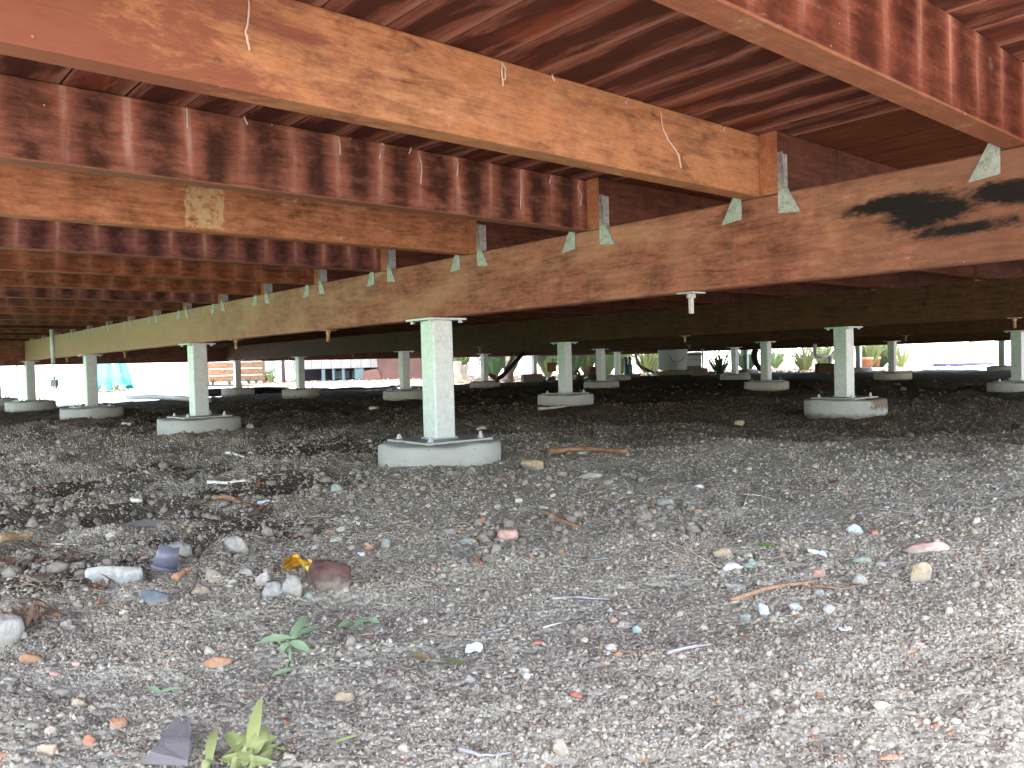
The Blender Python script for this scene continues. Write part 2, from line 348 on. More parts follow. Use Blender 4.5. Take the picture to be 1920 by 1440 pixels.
def soil_shade_mix(s, P, col):
    # under-deck shade painted into the soil colour, ragged, away from the deck's corner
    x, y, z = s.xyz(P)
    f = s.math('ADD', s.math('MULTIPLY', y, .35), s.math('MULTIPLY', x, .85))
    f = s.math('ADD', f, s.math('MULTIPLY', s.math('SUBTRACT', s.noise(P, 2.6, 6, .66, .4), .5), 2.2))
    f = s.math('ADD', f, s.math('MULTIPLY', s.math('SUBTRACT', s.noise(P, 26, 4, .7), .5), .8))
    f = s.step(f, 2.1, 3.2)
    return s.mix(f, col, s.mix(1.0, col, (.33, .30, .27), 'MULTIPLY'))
def soil():
    s = NT('dry_crumbly_soil'); P = s.pos()
    n = s.noise(P, 3.0, 6, .6); f = s.noise(P, 190, 6, .72); v = s.vor(P, 150, out='Color'); vd = s.vor(P, 150)
    a = s.ramp(f, [(.3, (0.178, 0.156, 0.120)), (.5, (0.314, 0.282, 0.222)), (.72, (0.460, 0.425, 0.346))])
    vr = s.xyz(v)
    a = s.mix(.35, a, s.ramp(vr[0], [(0, (0.147, 0.129, 0.100)), (.5, (0.294, 0.263, 0.206)), (.85, (0.398, 0.366, 0.291)), (1, (0.503, 0.473, 0.392))]))
    a = s.mix(s.math('MULTIPLY', s.step(n, .5, .7), .5), a, (0.178, 0.140, 0.100))
    x, y, z = s.xyz(P)
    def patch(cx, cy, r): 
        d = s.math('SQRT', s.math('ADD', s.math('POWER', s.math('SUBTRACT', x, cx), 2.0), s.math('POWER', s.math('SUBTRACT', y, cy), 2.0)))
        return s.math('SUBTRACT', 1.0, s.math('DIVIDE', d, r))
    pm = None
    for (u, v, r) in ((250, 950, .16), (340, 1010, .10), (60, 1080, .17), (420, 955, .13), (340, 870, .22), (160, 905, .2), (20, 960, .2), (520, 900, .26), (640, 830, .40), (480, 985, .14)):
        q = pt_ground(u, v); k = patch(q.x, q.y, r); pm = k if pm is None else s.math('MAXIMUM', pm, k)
    shade_and_mulch = s.step(s.math('ADD', pm, s.math('MULTIPLY', s.math('SUBTRACT', s.noise(P, 16, 6, .7), .5), 1.3)), .0, .35)  # shade of the hollows painted in, plus dark mulch at the left
    a = s.mix(s.math('MULTIPLY', shade_and_mulch, .8), a, (0.053, 0.043, 0.033))
    a = soil_shade_mix(s, P, a)
    org = s.math('MULTIPLY', s.math('GREATER_THAN', vr[1], .988), .7)
    a = s.mix(org, a, (0.407, 0.165, 0.071))
    h = s.math('ADD', s.math('MULTIPLY', s.noise(P, 70, 6, .75), 1.0), s.math('MULTIPLY', vd, -.9))
    return s.out(a, .95, s.bump(h, 1.0, .005), 0, .05)
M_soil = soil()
def crumb():
    s = NT('soil_crumbs_'); at = s.n('Attribute'); at.attribute_name = 'tint'; r = at.outputs['Fac']; P = s.pos()
    c = s.ramp(r, [(0, (0.281, 0.235, 0.177)), (.35, (0.324, 0.277, 0.212)), (.70, (0.366, 0.313, 0.241)), (.90, (0.399, 0.350, 0.276)), (.965, (0.453, 0.407, 0.335)), (.980, (0.389, 0.387, 0.325)), (.990, (0.539, 0.491, 0.403)), (.994, (0.366, 0.167, 0.089)), (.998, (0.474, 0.261, 0.128)), (1, (0.712, 0.668, 0.590))])
    f = s.noise(P, 260, 4, .7)
    c = s.mix(.5, c, s.mix(1.0, c, s.ramp(f, [(.32, .62), (.5, 1.0), (.68, 1.3)]), 'MULTIPLY'))
    c = soil_shade_mix(s, P, c)
    return s.out(c, .95, s.bump(f, .7, .0015), 0, .05)
M_crumb = crumb()
_sc = {}
def stone_mat(col, name='stone', var=.35, rough=.85, spec=.3, sc=60):
    key = (tuple(col), name)
    if key in _sc: return _sc[key]
    s = NT(name); P = s.obj(); n = s.noise(P, sc, 6, .68, .6); g = s.noise(P, sc*5, 4, .7); b = s.noise(P, sc*.35, 3, .6)
    c = s.ramp(n, [(.3, tuple(k*(1-var*1.3) for k in col)), (.5, col), (.7, tuple(min(.85, k*(1+var)) for k in col))])
    c = s.mix(s.math('MULTIPLY', s.step(b, .52, .66), .35), c, (.16, .13, .10))
    c = s.mix(s.math('MULTIPLY', s.step(g, .58, .7), .4), c, tuple(k*.4 for k in col))
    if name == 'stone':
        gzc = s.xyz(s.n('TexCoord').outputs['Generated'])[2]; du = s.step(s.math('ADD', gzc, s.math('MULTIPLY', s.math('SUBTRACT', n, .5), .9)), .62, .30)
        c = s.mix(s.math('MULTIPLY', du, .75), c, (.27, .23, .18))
    _sc[key] = s.out(c, rough, s.bump(s.math('ADD', n, s.math('MULTIPLY', g, .4)), .7, .003), 0, spec); return _sc[key]
def plain(name, col, rough=.6, metal=0, spec=.4, var=.15, sc=12, sub=0):
    s = NT(name); P = s.pos(); n = s.noise(P, sc, 5, .6)
    c = s.ramp(n, [(.3, tuple(k*(1-var) for k in col)), (.7, tuple(min(.9, k*(1+var)) for k in col))])
    return s.out(c, rough, s.bump(n, .2, .002), metal, spec)
def leaf_mat(name, a, b):
    s = NT(name); oi = s.n('ObjectInfo').outputs['Random']; P = s.pos(); n = s.noise(P, 35, 4, .6)
    c = s.mix(n, a, b); s.b.inputs['Subsurface Weight'].default_value = 0
    m_ = s.out(c, .5, s.bump(n, .3, .001), 0, .4)
    tr = s.n('BsdfTranslucent'); s.set(tr, 'Color', c); mx = s.n('MixShader'); s.set(mx, '_0', .3)
    s.t.links.new(s.b.outputs[0], mx.inputs[1]); s.t.links.new(tr.outputs[0], mx.inputs[2])
    s.t.links.new(mx.outputs[0], s.t.nodes['Material Output'].inputs[0]); return m_

# ------------------------------------------------------------------ ground
def height(X, Y):
    X = np.asarray(X, float); Y = np.asarray(Y, float)
    h = (fbm(X*1.3, Y*1.3, 3, 3)-.5)*.030 + (fbm(X*6, Y*6, 3, 11)-.5)*.036 + (fbm(X*11, Y*11, 3, 13)-.5)*.040*np.clip((Y-X*1.2)*1.2-.2, 0, 1)*np.clip(2.6-Y*.35, .3, 1)
    h += (fbm(X*3.4, Y*3.4, 3, 17)-.5)*.05*np.clip((np.hypot(X, Y)-1.5)*.45, 0, 1)*np.clip(8-np.hypot(X, Y), .3, 1)
    c = fbm(X*22, Y*22, 3, 21); h += (np.abs(c-.5)*-2+.45)*.010
    r = np.hypot(X, Y); nf = np.clip(1.6-r*.3, .25, 1)
    lump = fbm(X*60, Y*60, 2, 31); h += (lump-.5)*.004*nf
    fine = vnoise(X*190, Y*190, 41); h += (fine-.5)*.0020*np.clip(1.5-r*.55, 0, 1)
    h += np.clip(X-3, 0, 10)*.0028-.014
    for (u, v, q, dz, el) in PITS:
        p = pt_ground(u, v); fw = np.array([p.x, p.y])/math.hypot(p.x, p.y)
        dx = X-p.x; dy = Y-p.y; al = dx*fw[0]+dy*fw[1]; ac = -dx*fw[1]+dy*fw[0]
        h += dz*(1.15 if dz < 0 else 1.3)*np.exp(-((al/(q*el))**2+(ac/q)**2)**1.2)
    return h
PITS = [(255, 955, .075, -.045, 1.5), (345, 1012, .045, -.035, 1.2), (420, 950, .05, -.022, 1.4), (180, 905, .08, -.03, 1.6), (340, 865, .10, -.03, 1.4),
        (80, 1000, .07, -.018, 1.2), (650, 1105, .030, -.016, 1.0), (1150, 860, .12, -.02, 1.3), (1250, 880, .09, -.018, 1.2),
        (820, 905, .20, .010, 1.0), (450, 1010, .06, .016, 1.0), (720, 1190, .10, .006, .8), (760, 1215, .05, -.006, .7), (1330, 1060, .12, .006, .8),
        (950, 1035, .10, .005, .8), (30, 1120, .08, .012, 1), (560, 905, .15, -.012, 1.4), (480, 890, .10, .01, 1.4), (100, 860, .15, .012, 1.4), (1000, 820, .25, .012, 1.2)]
ang0 = math.atan2(Fw.x, Fw.y)
A = np.concatenate([np.linspace(-math.pi, -.72, 40, endpoint=False), np.linspace(-.72, .72, 500), np.linspace(.72, math.pi, 41)[1:-1]])
RR = np.concatenate([np.linspace(.0, .38, 8, endpoint=False), .38*(5/.38)**np.linspace(0, 1, 700, endpoint=False), 5*(16/5)**np.linspace(0, 1, 110)])
AA, RG = np.meshgrid(A, RR); GX = RG*np.sin(AA+ang0); GY = RG*np.cos(AA+ang0)
GZ = height(GX, GY)
# the loose soil dies out beyond the deck's edges, where other surfaces take over
def inside(X, Y):
    w_ = (fbm(X*2.2, Y*2.2, 3, 77)-.5)*.5
    e = np.minimum(np.minimum(X+.62+w_*.3, 13.2-X+w_), np.minimum(Y+.75+w_*.3, np.minimum(9.75, 8.3+.38*X)-Y+w_*.6))
    return e
E_ = inside(GX, GY); GZ = np.where(E_ > .35, GZ, GZ-np.clip(.35-E_, 0, .35)*.3)
na, nr = len(A), len(RR)
idx = np.arange(na*nr).reshape(nr, na); nx = np.roll(idx, -1, axis=1)
quads = np.stack([idx[:-1], nx[:-1], nx[1:], idx[1:]], -1).reshape(-1, 4)[:, ::-1]
def np_mesh(name, V, Q):
    me = bpy.data.meshes.new(name); k = Q.shape[1]
    me.vertices.add(len(V)); me.vertices.foreach_set('co', V.astype(np.float32).ravel())
    me.loops.add(Q.size); me.loops.foreach_set('vertex_index', Q.astype(np.int32).ravel())
    me.polygons.add(len(Q)); me.polygons.foreach_set('loop_start', (np.arange(len(Q))*k).astype(np.int32))
    me.update(calc_edges=True); me.validate(); return me
me = np_mesh('soil', np.stack([GX, GY, GZ], -1).reshape(-1, 3), quads)
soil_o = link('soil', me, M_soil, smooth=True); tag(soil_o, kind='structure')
def gz(x, y): return float(height(np.array([x]), np.array([y]))[0])

def sheet(name, x0, x1, y0, y1, z, mat, n=1):
    vs = [(x0+(x1-x0)*i/n, y0+(y1-y0)*j/n, z) for j in range(n+1) for i in range(n+1)]
    fs = [(j*(n+1)+i, j*(n+1)+i+1, (j+1)*(n+1)+i+1, (j+1)*(n+1)+i) for j in range(n) for i in range(n)]
    return tag(link(name, mesh(name, vs, fs), mat), kind='structure')
M_sand = plain('pale_sand_ground', (.44, .42, .38), .9, var=.12, sc=3)
M_lawn = plain('lawn_green', (.20, .42, .20), .9, var=.4, sc=9)
M_bed = plain('leaf_litter_bed', (.40, .30, .23), .9, var=.45, sc=14)
M_path = plain('pale_concrete_path', (.70, .67, .62), .85, var=.1, sc=4)
sheet('ground', -200, 200, -200, 200, -.035, M_sand)
sheet('lawn', -60, -.75, 1.3, 60, -.022, M_lawn)
sheet('garden_bed', 7.0, 13.0, 9.9, 24, -.012, M_bed)
sheet('garden_bed', 13.0, 24, 5.2, 24, -.010, M_bed)
mbp = MB(); mbp.box(13.6, 15.2, -12, 5.0, -.03, .055); tag(mbp.build('path', M_path), kind='structure')

# loose crumbs of soil, joined: nobody could count them
def ico():
    bm = bmesh.new(); bmesh.ops.create_icosphere(bm, subdivisions=1, radius=1); v = np.array([list(x.co) for x in bm.verts]); f = np.array([[y.index for y in x.verts] for x in bm.faces]); bm.free(); return v, f
IV, IF = ico()
OV = np.array([(1, 0, 0), (-1, 0, 0), (0, 1, 0), (0, -1, 0), (0, 0, 1), (0, 0, -1)], float)
OF = np.array([(0, 2, 4), (2, 1, 4), (1, 3, 4), (3, 0, 4), (2, 0, 5), (1, 2, 5), (3, 1, 5), (0, 3, 5)])
def crumbs(n, r0, r1, s1, expo, half, seed, name, IV, IF):
    g = np.random.default_rng(seed)
    u = g.random(n); r = (r0**.6+(r1**.6-r0**.6)*u)**(1/.6); a = ang0+g.uniform(-half, half, n)
    X = r*np.sin(a); Y = r*np.cos(a)
    dens = fbm(X*5, Y*5, 3, 55); keep = (g.random(n) < np.clip((dens-.28)*3.2, .5, 1)) & (inside(X, Y) > .1)
    for (px, py) in POSTS_XY: keep &= (np.hypot(X-px, Y-py) > .185)
    X = X[keep]; Y = Y[keep]; r = r[keep]; k = len(X)
    s = s1*r**expo*np.exp(g.normal(0, .42, k)); s = np.clip(s, .0009, .016+.004*r)
    Z = height(X, Y)-s*.10
    V = IV[None]*(1+g.uniform(-.42, .42, (k, len(IV), 1)))
    V = V*(s[:, None, None]*g.uniform(.65, 1.25, (k, 1, 3)))
    th = g.uniform(0, 6.28, k); c, sn = np.cos(th)[:, None], np.sin(th)[:, None]
    ph = g.uniform(-.6, .6, k); cp, sp = np.cos(ph)[:, None], np.sin(ph)[:, None]
    y2 = V[..., 1]*cp-V[..., 2]*sp; z2 = V[..., 1]*sp+V[..., 2]*cp; x2 = V[..., 0]
    V = np.stack([x2*c-y2*sn, x2*sn+y2*c, z2], -1)+np.stack([X, Y, Z], -1)[:, None]
    Fq = (IF[None]+(np.arange(k)*len(IV))[:, None, None]).reshape(-1, 3)
    me = np_mesh(name, V.reshape(-1, 3), Fq)
    at = me.attributes.new('tint', 'FLOAT', 'POINT'); t = g.random(k); at.data.foreach_set('value', np.repeat(t, len(IV)).astype(np.float32))
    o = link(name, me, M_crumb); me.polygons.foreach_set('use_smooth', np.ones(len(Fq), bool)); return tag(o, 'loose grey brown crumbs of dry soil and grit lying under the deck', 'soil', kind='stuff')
ROWX = [1.397, 3.84, 6.29, 8.73, 11.97]; PY = [1.949, 3.896, 5.843, 7.79]
POSTS_XY = [(x, y) for x in ROWX for y in PY]
crumbs(9000, .36, 9.0, .0026, .50, .66, 5, 'soil_crumbs', IV, IF)
crumbs(60000, .36, 1.35, .00150, .45, .66, 8, 'soil_grit', OV, OF)
crumbs(155000, .36, 5.5, .00165, .55, .66, 6, 'soil_grit', OV, OF)

def clods(n, seed):
    g = np.random.default_rng(seed); a = ang0+g.uniform(-.62, .5, n); r = 1.25+4.5*g.random(n)**1.2; X = r*np.sin(a); Y = r*np.cos(a)
    dl = fbm(X*3, Y*3, 3, 61)+np.clip((Y-1.2*X)*.2, -.4, .3); keep = (dl > .58) & (inside(X, Y) > .1)
    for (px_, py_) in POSTS_XY: keep &= (np.hypot(X-px_, Y-py_) > .20)
    X = X[keep]; Y = Y[keep]; k = len(X); s_ = np.clip(.0045*np.exp(g.normal(0, .5, k)), .0025, .013)
    V = IV[None]*(1+g.uniform(-.4, .4, (k, len(IV), 1)))*(s_[:, None, None]*g.uniform(.6, 1.3, (k, 1, 3)))+np.stack([X, Y, height(X, Y)+s_*.2], -1)[:, None]
    Fq = (IF[None]+(np.arange(k)*len(IV))[:, None, None]).reshape(-1, 3); me = np_mesh('soil_clods', V.reshape(-1, 3), Fq)
    o = link('soil_clods', me, M_clod, smooth=True); return tag(o, 'dark clods of soil heaped at the left and further under the deck', 'soil', kind='stuff')
s_ = NT('dark_soil_clod'); P_ = s_.pos(); n_ = s_.noise(P_, 120, 5, .7)
M_clod = s_.out(soil_shade_mix(s_, P_, s_.ramp(n_, [(.3, (.17, .14, .11)), (.7, (.31, .27, .22))])), .9, s_.bump(n_, .7, .003), 0, .25)
clods(9000, 9)

# ------------------------------------------------------------------ deck
ZB, ZT, ZD = .4120, .5768, .6926        # bearer bottom, bearer top, deck underside
JW = .038; DX0, DX1, DY0, DY1 = -.22, 12.30, -.14, 9.72
deck = empty('timber_deck', (0, 0, 0), 0, 'low red brown timber deck seen from underneath, boards on joists and long bearers', 'deck')
def beam_mesh(name, L, ax, w_, h_, ch=.003, ends=1, jitter=.0):
    # chamfered section; runs from 0..L along ax, width centred on 0, height 0..h
    pr = [(-w_/2+ch, 0), (w_/2-ch, 0), (w_/2, ch), (w_/2, h_-ch), (w_/2-ch, h_), (-w_/2+ch, h_), (-w_/2, h_-ch), (-w_/2, ch)]
    ns = max(1, int(L/.6)); vs = []; fs = []
    for k in range(ns+1):
        t = L*k/ns; dz = jitter*math.sin(t*2.1+L)*.5; dy = jitter*math.sin(t*1.3+2*L)
        for a, b in pr: vs.append((t, a+dy, b+dz) if ax == 'x' else (a+dy, t, b+dz))
    for k in range(ns):
        for i in range(8):
            j = (i+1) % 8; q = (k*8+i, k*8+j, (k+1)*8+j, (k+1)*8+i); fs.append(q if ax == 'x' else q[::-1])
    e0 = tuple(range(7, -1, -1)); e1 = tuple(range(ns*8, ns*8+8)); fs += [e0, e1] if ax == 'x' else [e0[::-1], e1[::-1]]
    me = mesh(name, vs, fs); 
    me.materials.append(None); me.materials.append(None)
    me.polygons[len(fs)-2].material_index = 1; me.polygons[len(fs)-1].material_index = 1
    return me
def put(name, me, mats, parent, loc):
    o = bpy.data.objects.new(name, me); COL.objects.link(o); o.parent = parent; o.location = loc
    for i, mt in enumerate(mats):
        o.material_slots[i].link = 'OBJECT'; o.material_slots[i].material = mt
    return o
# brackets (framing anchors): a tall leg on the joist's side and a flared leg on the bearer's face
def bracket_mesh(side):
    b = MB(); t = .0016; fx = -t-.0006
    # leg on joist side: face plane y = 0 (outer side at y = side*t), x from 0 (bearer face) to .030, z from -0 .. .085
    y0, y1 = (0.0006, t+.0006) if side > 0 else (-t-.0006, -.0006)
    b.add([(0-t, y0, .0), (.030, y0, .0), (.030, y0, .075), (.0-t, y0, .075), (0-t, y1, .0), (.030, y1, .0), (.030, y1, .075), (0-t, y1, .075)],
          [(0, 3, 2, 1), (4, 5, 6, 7), (0, 1, 5, 4), (2, 3, 7, 6), (0, 4, 7, 3), (1, 2, 6, 5)])
    # flared leg on the bearer's near face: x = fx .. fx+t, y from 0 outwards, z from +.075 (narrow) down to -.042 (wide)
    s = side
    pts = [(.0, .075), (s*.010, .075), (s*.013, .018), (s*.046, -.042), (.0, -.037)]
    vs = [(fx, y_+s*.0007, z_) for y_, z_ in pts]+[(fx+t, y_+s*.0007, z_) for y_, z_ in pts]
    n = 5; fs = [tuple(range(n)), tuple(range(2*n-1, n-1, -1))]+[(i, n+i, n+(i+1) % n, (i+1) % n) for i in range(n)]
    b.add(vs, fs)
    # nail heads
    for (yy, zz) in ((s*.009, -.028), (s*.026, -.034), (s*.010, -.010), (s*.018, -.020)):
        b.cyl((0, 0), .0022, 0, .001, 6, M=Matrix.Translation((fx-.0002, yy, zz)) @ Matrix.Rotation(-math.pi/2, 4, 'Y'))
    me = mesh('joist_bracket', b.v, b.f); me.materials.append(M_bracket); return me
BR = {1: bracket_mesh(1), -1: bracket_mesh(-1)}
Y0F = .4461                              # far face of the lapped joist number 0
styleA = {-2: 'pink', -1: 'rust', 0: 'pink', 1: 'orange', 2: 'red', 3: 'olive', 4: 'plum', 5: 'rust', 6: 'rust', 7: 'plum', 8: 'brown', 9: 'rust', 10: 'brown'}
xb = [DX0]+[x for x in ROWX[:4]]+[DX1-.04]
lenA = {}
for bay in range(5):
    xs, xe = xb[bay], xb[bay+1]
    near = bay % 2                        # alternate bays lap on alternate sides
    s0 = xs-(.0 if bay == 0 else .023); e0 = xe+(.0 if bay == 4 else .06)
    if bay >= 1: s0 = xs-.023+.0
    lenA[bay] = beam_mesh('joist', e0-s0, 'x', JW, ZD-ZT, .002)
    for k in range(-1, 21):
        yc = Y0F+.45*k-JW/2-(JW+.001)*near
        if yc > DY1-.08: continue
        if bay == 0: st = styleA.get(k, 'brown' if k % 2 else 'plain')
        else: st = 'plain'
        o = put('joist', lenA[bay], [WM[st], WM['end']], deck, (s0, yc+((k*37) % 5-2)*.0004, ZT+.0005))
        if bay in (0, 1) and -1 <= k <= 16:
            # anchor where this joist crosses the bearer at its far end (bay 0) or near end (bay 1, 2)
            if bay == 0:
                bx = 1.3745-s0; b_ = bpy.data.objects.new('joist_bracket', BR[1]); b_.location = (bx, JW/2, 0)
            elif bay == 1:
                bx = 1.3745-s0; b_ = bpy.data.objects.new('joist_bracket', BR[-1]); b_.location = (bx-.0, -JW/2, 0)
            else:
                bx = 3.817-s0; b_ = bpy.data.objects.new('joist_bracket', BR[1]); b_.location = (bx, JW/2, 0)
            COL.objects.link(b_); b_.parent = o
# bearers, each in lengths that meet over a post
BW = .045
def bearer(x, y0, y1, mat, lap=None):
    L = y1-y0; me = beam_mesh('bearer', L, 'y', BW, ZT-ZB, .003)
    return put('bearer', me, [mat, WM['end']], deck, (x, y0, ZB))
bearers = []
for i, x in enumerate(ROWX):
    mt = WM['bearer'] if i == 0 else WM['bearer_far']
    if i == 1:
        # half-lapped joint over the second post: built as two stepped pieces
        yj = 3.90; hz = (ZT-ZB)/2
        def lapped(ya, yb, low):        # low: the part that keeps its lower half to the joint's far side
            b = MB(); hw = BW/2
            if low == 0:                # near piece: lower half runs .035 past the joint, upper half stops before it
                sec = [(ya, 0), (yb+.035, 0), (yb+.035, hz-.0006), (yb-.035, hz-.0006), (yb-.035, 2*hz), (ya, 2*hz)]
            else:
                sec = [(ya+.0375, 0), (yb, 0), (yb, 2*hz), (ya-.0335, 2*hz), (ya-.0335, hz+.0006), (ya+.0375, hz+.0006)]
            n = len(sec); vs = [(-hw, p, q) for p, q in sec]+[(hw, p, q) for p, q in sec]
            b.add(vs, [tuple(range(n))[::-1], tuple(range(n, 2*n))]+[(i_, (i_+1) % n, n+(i_+1) % n, n+i_) for i_ in range(n)])
            return b
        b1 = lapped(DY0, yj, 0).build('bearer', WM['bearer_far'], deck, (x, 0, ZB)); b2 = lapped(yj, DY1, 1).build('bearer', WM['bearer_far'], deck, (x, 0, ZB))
        bearers.append(b1)
        continue
    cuts = [DY0, PY[2] if i % 2 else PY[3], DY1]
    if i == 0: cuts = [DY0, 7.80, DY1]
    for a, b in zip(cuts[:-1], cuts[1:]):
        bearers.append(bearer(x, a+(.0008 if a > DY0 else 0), b-.001, mt))
put('header_beam', beam_mesh('header_beam', 1.37-DX0, 'x', .045, ZT-.372, .003), [WM['fascia'], WM['end']], deck, (DX0, 7.83, .372))
# hanging tie bolts with washer plates under the bearers
def tie_bolt(x, y, L=.032, mat=M_rust, parent=None):
    b = MB(); b.box(-.021, .021, -.021, .021, -.0035, -.0004); b.cyl((0, 0), .0095, -.012, -.0036, 6); b.cyl((0, 0), .0058, -L-.006, -.0121, 10)
    o = b.build('tie_bolt', mat, parent); return o
for i, ys in enumerate([[1.035, 2.60, 3.42, 5.05, 6.45, 8.3], [1.2, 2.9, 4.8, 6.7], [2.7, 4.7]]):
    for q, yy in enumerate(ys):
        o = tie_bolt(0, 0, .035 if q else .038, M_bracket if (q == 0 and i == 0) else M_rust, deck); o.location = (ROWX[i]-.004, yy, ZB)
# rim boards
for nm, L, ax, loc, hgt in (('rim_board', DX1-DX0, 'x', (DX0, DY1+.02, .400), ZD-.400), ('rim_board', DX1-DX0, 'x', (DX0, DY0-.022, ZT-.02), ZD-ZT+.02), ('rim_board', DY1-DY0, 'y', (DX1+.02, DY0, .47), ZD-.47), ('rim_board', DY1-DY0, 'y', (DX0-.021, DY0, ZT), ZD-ZT)):
    put(nm, beam_mesh(nm, L, ax, .038, hgt-.001, .002), [WM['fascia'], WM['end']], deck, loc)
# decking boards, each one a part: touching at the top, eased below
def board_me():
    w_ = PITCH-.0004; t = .021; g = .0030; d = .004
    pr = [(-w_/2+g, 0), (w_/2-g, 0), (w_/2, d), (w_/2, t), (-w_/2, t), (-w_/2, d)]
    vs = []; fs = []; n = 6; L = DY1-DY0+.09; ns = 5
    for k in range(ns+1):
        for a, b in pr: vs.append((a, DY0-.045+L*k/ns, b))
    for k in range(ns):
        for i in range(n):
            j = (i+1) % n; fs.append(((k+1)*n+i, (k+1)*n+j, k*n+j, k*n+i))
    fs.append(tuple(range(n))); fs.append(tuple(range(ns*n+n-1, ns*n-1, -1)))
    return mesh('decking_board', vs, fs)
bme = board_me(); bme.materials.append(None)
k = 0; x = SEAM0+PITCH/2-13*PITCH
while x < DX1+.04:
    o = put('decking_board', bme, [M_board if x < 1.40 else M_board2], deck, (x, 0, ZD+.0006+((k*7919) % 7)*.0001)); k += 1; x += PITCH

# ------------------------------------------------------------------ steel posts on round footings
def box_section(b, w_, t, z0, z1):
    r = .006; o = []; 
    for cx, cy, a0 in ((1, 1, 0), (-1, 1, 90), (-1, -1, 180), (1, -1, 270)):
        for a in (0, 30, 60, 90):
            o.append(((w_/2-r)*cx+r*math.cos(rad(a0+a)), (w_/2-r)*cy+r*math.sin(rad(a0+a))))
    n = len(o); b.add([(p, q, z0) for p, q in o]+[(p, q, z1) for p, q in o], [(i, (i+1) % n, n+(i+1) % n, n+i) for i in range(n)]+[tuple(range(n))[::-1], tuple(range(n, 2*n))])
def post_parts(root, ztop, fr, fh, fz, mconc, rz, bolts=True):
    # footing
    b = MB(); N = 48; prof = [(fr*.995, -.07), (fr, 0), (fr*1.004, fh*.5), (fr, fh-.008), (fr-.003, fh-.003), (fr-.010, fh), (fr*.5, fh+.0012)]
    b.lathe(prof, N)
    vs = []
    for (x, y, z) in b.v:
        a = math.atan2(y, x); q = 1+.012*math.sin(2*a+fz*90)+.006*math.sin(5*a+fz*300); zz = z+(.0025*math.sin(3*a+fz*50)+.002*math.sin(7*a) if z > fh*.8 else 0)
        vs.append((x*q, y*q, zz))
    b.v = vs; o = b.build('footing', mconc, root, (0, 0, fz), smooth=True)
    o.data.polygons[len(o.data.polygons)-1].use_smooth = False
    z0 = fz+fh+.003
    b = MB(); b.box(-.112, .112, -.112, .112, z0, z0+.006); b.build('base_plate', M_plate, root, rot=(0, 0, rz))
    b = MB(); box_section(b, .070, .004, z0+.0062, ztop-.0062); b.build('column', M_galv, root, rot=(0, 0, rz), smooth=False)
    b = MB(); b.box(-.064, .064, -.064, .064, ztop-.006, ztop-.0006); b.build('top_plate', M_galv, root, rot=(0, 0, rz))
    # weld bead
    b = MB(); q = .0375; b.tube([(-q, -q, z0+.0075), (q, -q, z0+.0075), (q, q, z0+.0075), (-q, q, z0+.0075), (-q, -q, z0+.0075)], .0028, 6); b.build('weld_bead', M_galv, root, rot=(0, 0, rz))
    if bolts:
        M_ = Matrix.Rotation(rz, 4, 'Z')
        for sx, sy in ((-1, -1), (1, -1), (-1, 1), (1, 1)):
            b = MB(); b.cyl((0, 0), .0105, 0, .0018, 14); b.cyl((0, 0), .0080, .0019, .0092, 6); b.cyl((0, 0), .0048, .0093, .0165+.002*sx, 10)
            p = M_ @ Vector((sx*.086, sy*.086, z0+.0062)); b.build('anchor_bolt', M_boltm, root, p, (0, 0, random.random()*3))
            b = MB(); b.cyl((0, 0), .0070, -.0075, 0, 6)
            p = M_ @ Vector((sx*.050, sy*.050, ztop-.0062)); b.build('cap_bolt', M_boltm, root, p)
PL = {(0, 0): 'nearest galvanised square post, on the largest round concrete footing in the middle',
      (0, 1): 'galvanised post under the lit bearer, second from the front',
      (0, 2): 'galvanised post on a round footing immediately left of the teal umbrella',
      (0, 3): 'galvanised post with the thin hanging wire and plug just to its right',
      (0, 4): 'grey post at the extreme left edge, last under the lit bearer',
      (1, 0): 'mottled green and white post whose footing has a brown mud stain',
      (1, 1): 'galvanised post under the half lapped joint of the second bearer, right of the nearest post',
      (1, 2): 'galvanised post directly left of the nearest post, its footing partly hidden behind it',
      (1, 3): 'slim post with dangling cables behind it, footing almost level with the soil',
      (1, 4): 'thin pale grey post in front of the orange plank box',
      (2, 0): 'green tinted post cut off by the right edge of the picture',
      (2, 1): 'post with footing in the dark soil between the white tub and the stained footing',
      (2, 2): 'middle sized post just right of the post under the half lapped joint',
      (2, 3): 'thin galvanised post on a thin flat footing left of the slanting black pipe',
      (2, 4): 'far post of the third bearer at the far rim, hidden behind nearer posts',
      (3, 0): 'post of the fourth bearer outside the right edge of the picture',
      (3, 1): 'green grey post on a dark footing right of the mud stained footing',
      (3, 2): 'slim post on a shaded footing between the white tub and the nearer square footing',
      (3, 3): 'thin far post with looping cable, beside the blue jars',
      (3, 4): 'thin grey post standing beyond the slanting black pipe beside the hanging green disc',
      (4, 0): 'post of the last bearer outside the right edge of the picture',
      (4, 1): 'grey green post at the far right beyond the blue pipe',
      (4, 2): 'pale green and white post just right of the large mottled post',
      (4, 3): 'small far post in the leaf litter left of the black tyre',
      (4, 4): 'far corner post hidden behind garden clutter'}
GZP = {(0, 0): -.004, (0, 1): -.006, (0, 2): .008, (1, 0): -.004, (1, 1): 0, (1, 2): .012, (2, 0): 0, (2, 1): .008}
FH = {(0, 0): .070, (0, 1): .080, (0, 2): .072}
